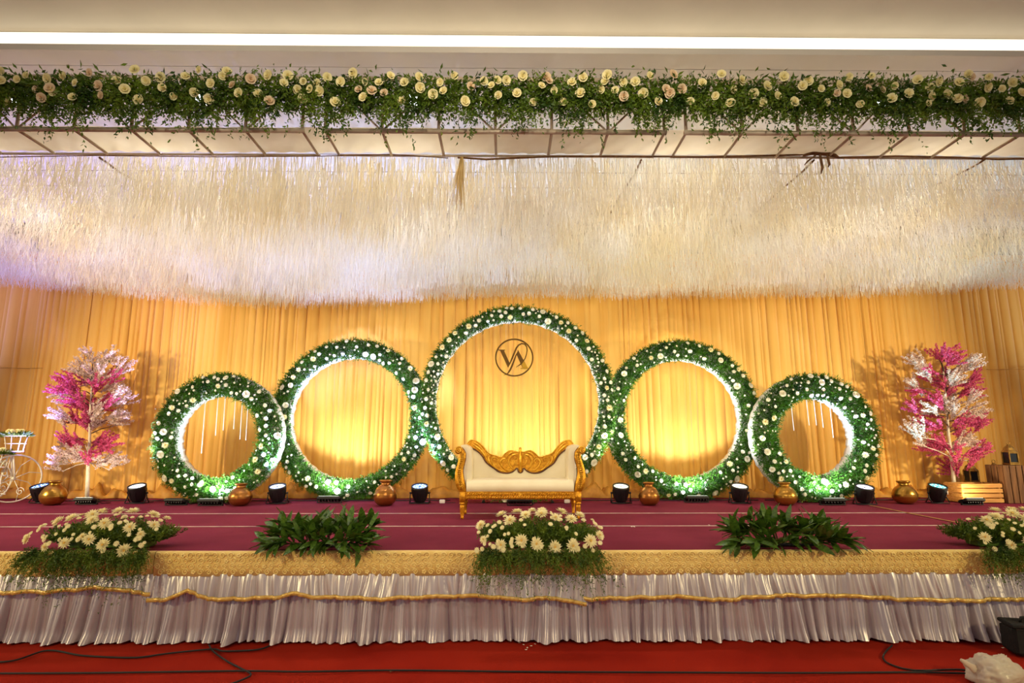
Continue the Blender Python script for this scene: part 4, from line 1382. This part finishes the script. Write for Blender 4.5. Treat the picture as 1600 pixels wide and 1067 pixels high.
for s_ in (-1, 1):
    MB().tube([wc + nv * .05 * s_, wc.lerp(hd, .6) + nv * .05 * s_, hd + nv * .03 * s_], .013, 6).build('fork', 'white_paint', bk, True)
MB().tube([hd + nv * .035, hd - nv * .035], .016, 6).build('fork_crown', 'white_paint', bk, True)
for pts in ([(18, 708), (6, 722), (-8, 742), (-26, 757)], [(18, 711), (0, 716), (-20, 728)], [(12, 722), (2, 745), (-2, 770), (8, 772)], [(10, 730), (12, 745), (4, 752)]):
    MB().tube([bl(x, y, -.03 * i) for i, (x, y) in enumerate(pts)], .011, 6).build('frame_tube', 'white_paint', bk, True)
for cx_, cy_, rr_ in ((4, 762, .10), (31, 768, .07), (8, 738, .08)):
    c_ = bl(cx_, cy_, -.02)
    MB().tube([c_ + Vector((a, 0, b2)) for a, b2 in spiral_pts(rr_, 1.4, 22)], .007, 5).build('scrollwork', 'white_paint', bk, True)
def basket(pxa, pxb, pyt, pyb, dy, nm):
    a, b2 = bl(pxa, pyt, dy), bl(pxb, pyt, dy)
    c_ = (a + b2) / 2
    rt = (b2 - a).length / 2
    zb_ = bl(pxa, pyb, dy).z
    bs = MB()
    ringp = lambda r, z: [(c_.x + r * math.cos(q_), c_.y + r * .8 * math.sin(q_), z) for q_ in np.linspace(0, 2 * PI, 25)[:-1]]
    bs.tube(ringp(rt, c_.z), .010, 6, True)
    bs.tube(ringp(rt * .74, zb_), .012, 6, True)
    bs.tube(ringp(rt * .87, (c_.z + zb_) / 2), .005, 5, True)
    bs.lathe([(rt * .72, zb_ - .004), (rt * .72, zb_ + .004)], (c_.x, c_.y, 0), 20)
    bo_ = bs.build(nm, 'white_paint', bk, True)
    for q_ in range(8):
        an_ = q_ * PI / 4 + .2
        MB().tube([(c_.x + rt * math.cos(an_), c_.y + rt * .8 * math.sin(an_), c_.z), (c_.x + rt * .80 * math.cos(an_), c_.y + rt * .64 * math.sin(an_), (c_.z * .4 + zb_ * .6)), (c_.x + rt * .74 * math.cos(an_), c_.y + rt * .6 * math.sin(an_), zb_)], .007, 5).build('basket_bar', 'white_paint', bo_, True)
    N = 420
    ua, ur = RNG.uniform(0, 2 * PI, N), np.sqrt(RNG.random(N)) * rt
    base = np.stack([c_.x + ur * np.cos(ua), c_.y + ur * .8 * np.sin(ua), np.full(N, c_.z)], 1)
    d = np.stack([np.cos(ua) * 1.1, np.sin(ua), RNG.uniform(.2, 1.1, N)], 1) + RNG.normal(0, .3, (N, 3))
    V_, F_ = leaves(base, d, RNG.uniform(.06, .13, N), .022)
    o = link('basket_greenery', tri_mesh('basket_greenery', V_, F_, 'fern_leaf'), bo_)
    o['kind'] = 'stuff'
    for q_ in range(9):
        an_ = q_ * 2 * PI / 9
        flower(CBUTTON if q_ % 2 else ROSE[0], 'basket_flower', bo_, (c_.x + rt * .6 * math.cos(an_), c_.y + rt * .5 * math.sin(an_) - .03, c_.z + .07), (math.cos(an_) * .4, -1, .5), .038)
basket(9, 42, 681, 705, 0.0, 'front_basket')
basket(-22, 13, 710, 730, -.1, 'rear_basket')

# ================================================================== CRATES AND LANTERNS
def crate(px0, px1, D, h, lab, nsl, m, dp=.36, vertical=False, rz=0.0):
    a, b2 = P(px0, 770, D), P(px1, 770, D)
    wd = b2.x - a.x
    t = thing('wooden_crate', ((a.x + b2.x) / 2, D + dp / 2, SZ), lab, 'crate', None, rz)
    if not vertical:
        sh = h / nsl
        for y in (-dp / 2, dp / 2):
            for i in range(nsl):
                MB().bbox((0, y, sh * (i + .5)), (wd, .018, sh * .80), .004).build('slat', m, t)
        for s_ in (-1, 1):
            for i in range(nsl):
                MB().bbox((s_ * (wd / 2 - .009), 0, sh * (i + .5)), (.018, dp - .02, sh * .80), .004).build('end_slat', m, t)
            for y in (-dp / 2 + .025, dp / 2 - .025):
                MB().bbox((s_ * (wd / 2 - .03), y, h / 2), (.03, .03, h), .004).build('corner_post', m, t)
        MB().box((0, 0, .012), (wd - .04, dp - .04, .014)).build('bottom_board', m, t)
    else:
        sw_ = wd / nsl
        for y in (-dp / 2, dp / 2):
            for i in range(nsl):
                MB().bbox((-wd / 2 + sw_ * (i + .5), y, h / 2), (sw_ * .86, .018, h), .004).build('slat', m, t)
        for s_ in (-1, 1):
            for i in range(3):
                MB().bbox((s_ * (wd / 2 - .009), -dp / 2 + dp * (i + .5) / 3, h / 2), (.018, dp / 3 * .82, h), .004).build('end_slat', m, t)
        MB().box((0, 0, h - .012), (wd - .02, dp - .02, .02)).build('top_board', m, t)
    return t
crate(1503, 1567, 9.25, P(1540, 755, 9.25).z - SZ, 'low slatted wooden crate lit from below at the right end of the stage', 4, 'crate_wood')
crate(1572, 1612, 9.22, P(1580, 727, 9.22).z - SZ, 'tall dark crate with upright boards at the right edge of the picture', 4, 'old_wood', .34, True)
def lantern(px, D, z0, s, lab, m='lantern_brass'):
    p = P(px, 740, D)
    t = thing('lantern', (p.x, D, z0), lab, 'lantern', 'small metal lanterns by the crates')
    w_ = .16 * s
    MB().bbox((0, 0, .012 * s), (w_, w_, .024 * s), .004).build('base', m, t)
    for a in (-1, 1):
        for b2 in (-1, 1):
            MB().bbox((a * w_ * .43, b2 * w_ * .43, .11 * s), (.018 * s, .018 * s, .18 * s), .003).build('corner_post', m, t)
    MB().box((0, 0, .11 * s), (w_ * .78, w_ * .78, .165 * s)).build('glass_body', 'dark_glass', t)
    for a in (-1, 1):
        MB().bbox((0, a * w_ * .44, .19 * s), (w_ * .8, .010, .016), .003).build('window_bar', m, t)
        MB().bbox((0, a * w_ * .44, .035 * s), (w_ * .8, .010, .016), .003).build('window_bar', m, t)
    MB().lathe([(w_ * .66, .20 * s), (w_ * .62, .215 * s), (w_ * .5, .235 * s), (w_ * .42, .27 * s), (w_ * .22, .30 * s), (w_ * .12, .32 * s)], (0, 0, 0), 8).build('roof', m, t)
    MB().tube([(.0 + .028 * s * math.cos(q_), 0, .345 * s + .028 * s * math.sin(q_)) for q_ in np.linspace(0, 2 * PI, 15)[:-1]], .005, 5, True).build('handle_ring', m, t, True)
    return t
zc1 = P(1540, 755, 9.25).z
st_ = thing('display_box', (P(1536, 770, 9.80).x, 9.80, SZ), 'dark wooden box behind the low crate carrying two lanterns', 'box')
bh = P(1540, 754, 9.80).z - SZ
MB().bbox((0, 0, bh / 2 - .01), (.70, .26, bh - .02), .01).build('box_body', 'old_wood', st_)
MB().bbox((0, 0, bh - .01), (.74, .30, .02), .006).build('lid', 'old_wood', st_)
lantern(1517, 9.78, SZ + bh, 1.0, 'small brass lantern at the left behind the low crate')
lantern(1555, 9.78, SZ + bh, 1.0, 'small brass lantern at the right behind the low crate, beside the tall crate')
lantern(1582, 9.40, P(1580, 727, 9.22).z + .002, 1.0, 'brass lantern standing on top of the tall dark crate')

# ================================================================== FLOOR THINGS
def cable(pts, lab, r=.007, name='power_cable'):
    w_ = [G(x, y, 0.012) for x, y in pts]
    w_ = [Vector((p[0], p[1], r + .004)) for p in smooth([(p.x, p.y) for p in w_], 8)]
    o = MB().tube(w_, r, 6).build(name, 'black_rubber', None, True)
    return tag(o, lab, 'cable', 'black cables on the red carpet')
cable([(-60, 1052), (150, 1051), (370, 1048), (470, 1049), (620, 1047), (800, 1049), (1000, 1050), (1250, 1051), (1420, 1050), (1520, 1052), (1660, 1054)], 'long straight black cable running the whole width of the red carpet')
cable([(-40, 1035), (20, 1032), (75, 1016), (130, 1024), (210, 1027), (260, 1021), (330, 1014), (350, 1017), (400, 1015), (421, 1009)], 'wavy black cable lying just in front of the left stage skirt')
cable([(327, 1008), (334, 1018), (355, 1033), (376, 1044), (392, 1053), (380, 1061), (350, 1072)], 'short curled black cable crossing the long one at the left')
cable([(1394, 1008), (1384, 1018), (1380, 1028), (1392, 1038), (1430, 1047), (1500, 1046), (1530, 1053), (1556, 1066), (1580, 1085)], 'curved black cable leading towards the plastic bag at the right')

# plastic bag
bp = G(1553, 1066, 0)
bag = thing('plastic_bag', (bp.x, bp.y, 0), 'crumpled translucent plastic bag lying on the red carpet at the right', 'bag')
from mathutils import noise as mnoise
us, ws = np.linspace(0, 2 * PI, 61), np.linspace(0.02, PI / 2 + .75, 34)
def bagf(u, t):
    p = Vector((math.cos(u) * math.sin(t), math.sin(u) * math.sin(t), math.cos(t)))
    n_ = .26 * mnoise.noise(p * 1.7 + Vector((3, 1, 5))) + .20 * (.5 - abs(mnoise.noise(p * 3.6))) + .12 * (.4 - abs(mnoise.noise(p * 8.0 + Vector((7, 2, 1))))) + .05 * mnoise.noise(p * 17)
    r = .92 + n_
    return (p.x * r * .175, p.y * r * .14, max(.003, .055 + p.z * r * .125 + .012 * p.x))
MB().grid(bagf, list(us), list(ws)).build('crumpled_body', 'plastic_bag', bag, True)
ear = MB()
ear.tube([(-.13, -.02, .085), (-.18, -.03, .120), (-.225, -.035, .150), (-.25, -.04, .165)], [.035, .022, .017, .010], 7, flat=.5)
ear.build('twisted_handle', 'plastic_bag', bag, True)

# black case at the right edge
cp = P(1573, 985, 4.98)
ca = thing('equipment_case', (cp.x + .19, 4.98, 0), 'black soft equipment case standing by the skirt at the right edge', 'case', None, -.25)
MB().bbox((0, 0, .12), (.34, .22, .22), .025).build('case_body', 'black_fabric', ca)
MB().bbox((0, 0, .235), (.345, .225, .03), .012).build('case_lid', 'black_fabric', ca)
MB().tube([(-.07, -.02, .25), (-.06, -.02, .285), (0, -.02, .297), (.06, -.02, .285), (.07, -.02, .25)], .011, 7).build('carry_handle', 'black_rubber', ca, True)
MB().box((0, -.113, .215), (.30, .004, .008)).build('zip', 'black_rubber', ca)

# small white adaptors behind the sofa, scraps
for px, lab in ((691, 'small white power adaptor on the stage left of the sofa'), (886, 'small white power adaptor behind the right sofa leg')):
    p = P(px, 783, 9.30)
    t = thing('power_adaptor', (p.x, 9.30, SZ), lab, 'adaptor')
    MB().bbox((0, 0, .03), (.085, .05, .055), .008).build('adaptor_body', 'white_plastic', t)
    MB().tube([(.04, 0, .02), (.10, .04, .007), (.2, .06, .007)], .005, 5).build('lead', 'black_rubber', t, True)
def scrap(px, py, z, s, lab, nm='paper_scrap'):
    p = G(px, py, z)
    b = MB()
    a = random.uniform(0, 3)
    R = Matrix.Rotation(a, 3, 'Z')
    b.add([R @ Vector(q) * s for q in ((-1, -.4, .02), (-.3, -.55, .30), (.8, -.35, .05), (1, .4, .25), (.1, .6, .04), (-.9, .35, .3), (0, 0, .16))], [(0, 1, 6), (1, 2, 6), (2, 3, 6), (3, 4, 6), (4, 5, 6), (5, 0, 6)])
    return tag(b.build(nm, 'paper', None, False, (p.x, p.y, z + .004)), lab, 'scrap')
scrap(989, 824, SZ, .03, 'white petal fallen on the maroon carpet right of the sofa', 'fallen_petal')
scrap(1108, 821, SZ, .018, 'tiny cream petal on the maroon carpet near the right leafy arrangement', 'fallen_petal')
scrap(1567, 1013, 0, .014, 'tiny white paper scrap on the red carpet above the plastic bag')
for x, y, z_ in ((812, 1005, .010), (818, 1008, .012), (824, 1013, .014), (830, 1010, .012), (822, 1016, .012), (836, 1007, .010)):
    o = scrap(x, y, 0, z_, 'one of the tiny white paper shreds on the red carpet below the centre flowers')
    o['group'] = 'paper shreds below the centre flowers'
scrap(613, 1050, 0, .022, 'dry leaf lying on the long cable below the stage', 'dry_leaf').data.materials[0] = M['old_wood']
# cables trailing along the back of the stage
for px0, px1, s_ in ((20, 330, 1), (340, 700, 2), (900, 1200, 3), (1210, 1520, 4)):
    a, b2 = P(px0, 780, 9.30), P(px1, 780, 9.30)
    pts = [(a.x + (b2.x - a.x) * t, 9.67 + .02 * math.sin(t * 13 + s_) + .01 * math.sin(t * 31), SZ + .012) for t in np.linspace(0, 1, 40)]
    tag(MB().tube(pts, .009, 5).build('stage_cable', 'black_rubber', None, True), ['black cable along the curtain foot behind the left pink tree and ring', 'black cable along the curtain foot left of the sofa', 'black cable along the curtain foot right of the sofa', 'black cable along the curtain foot near the right pink tree'][s_ - 1], 'cable', 'black cables along the curtain foot')
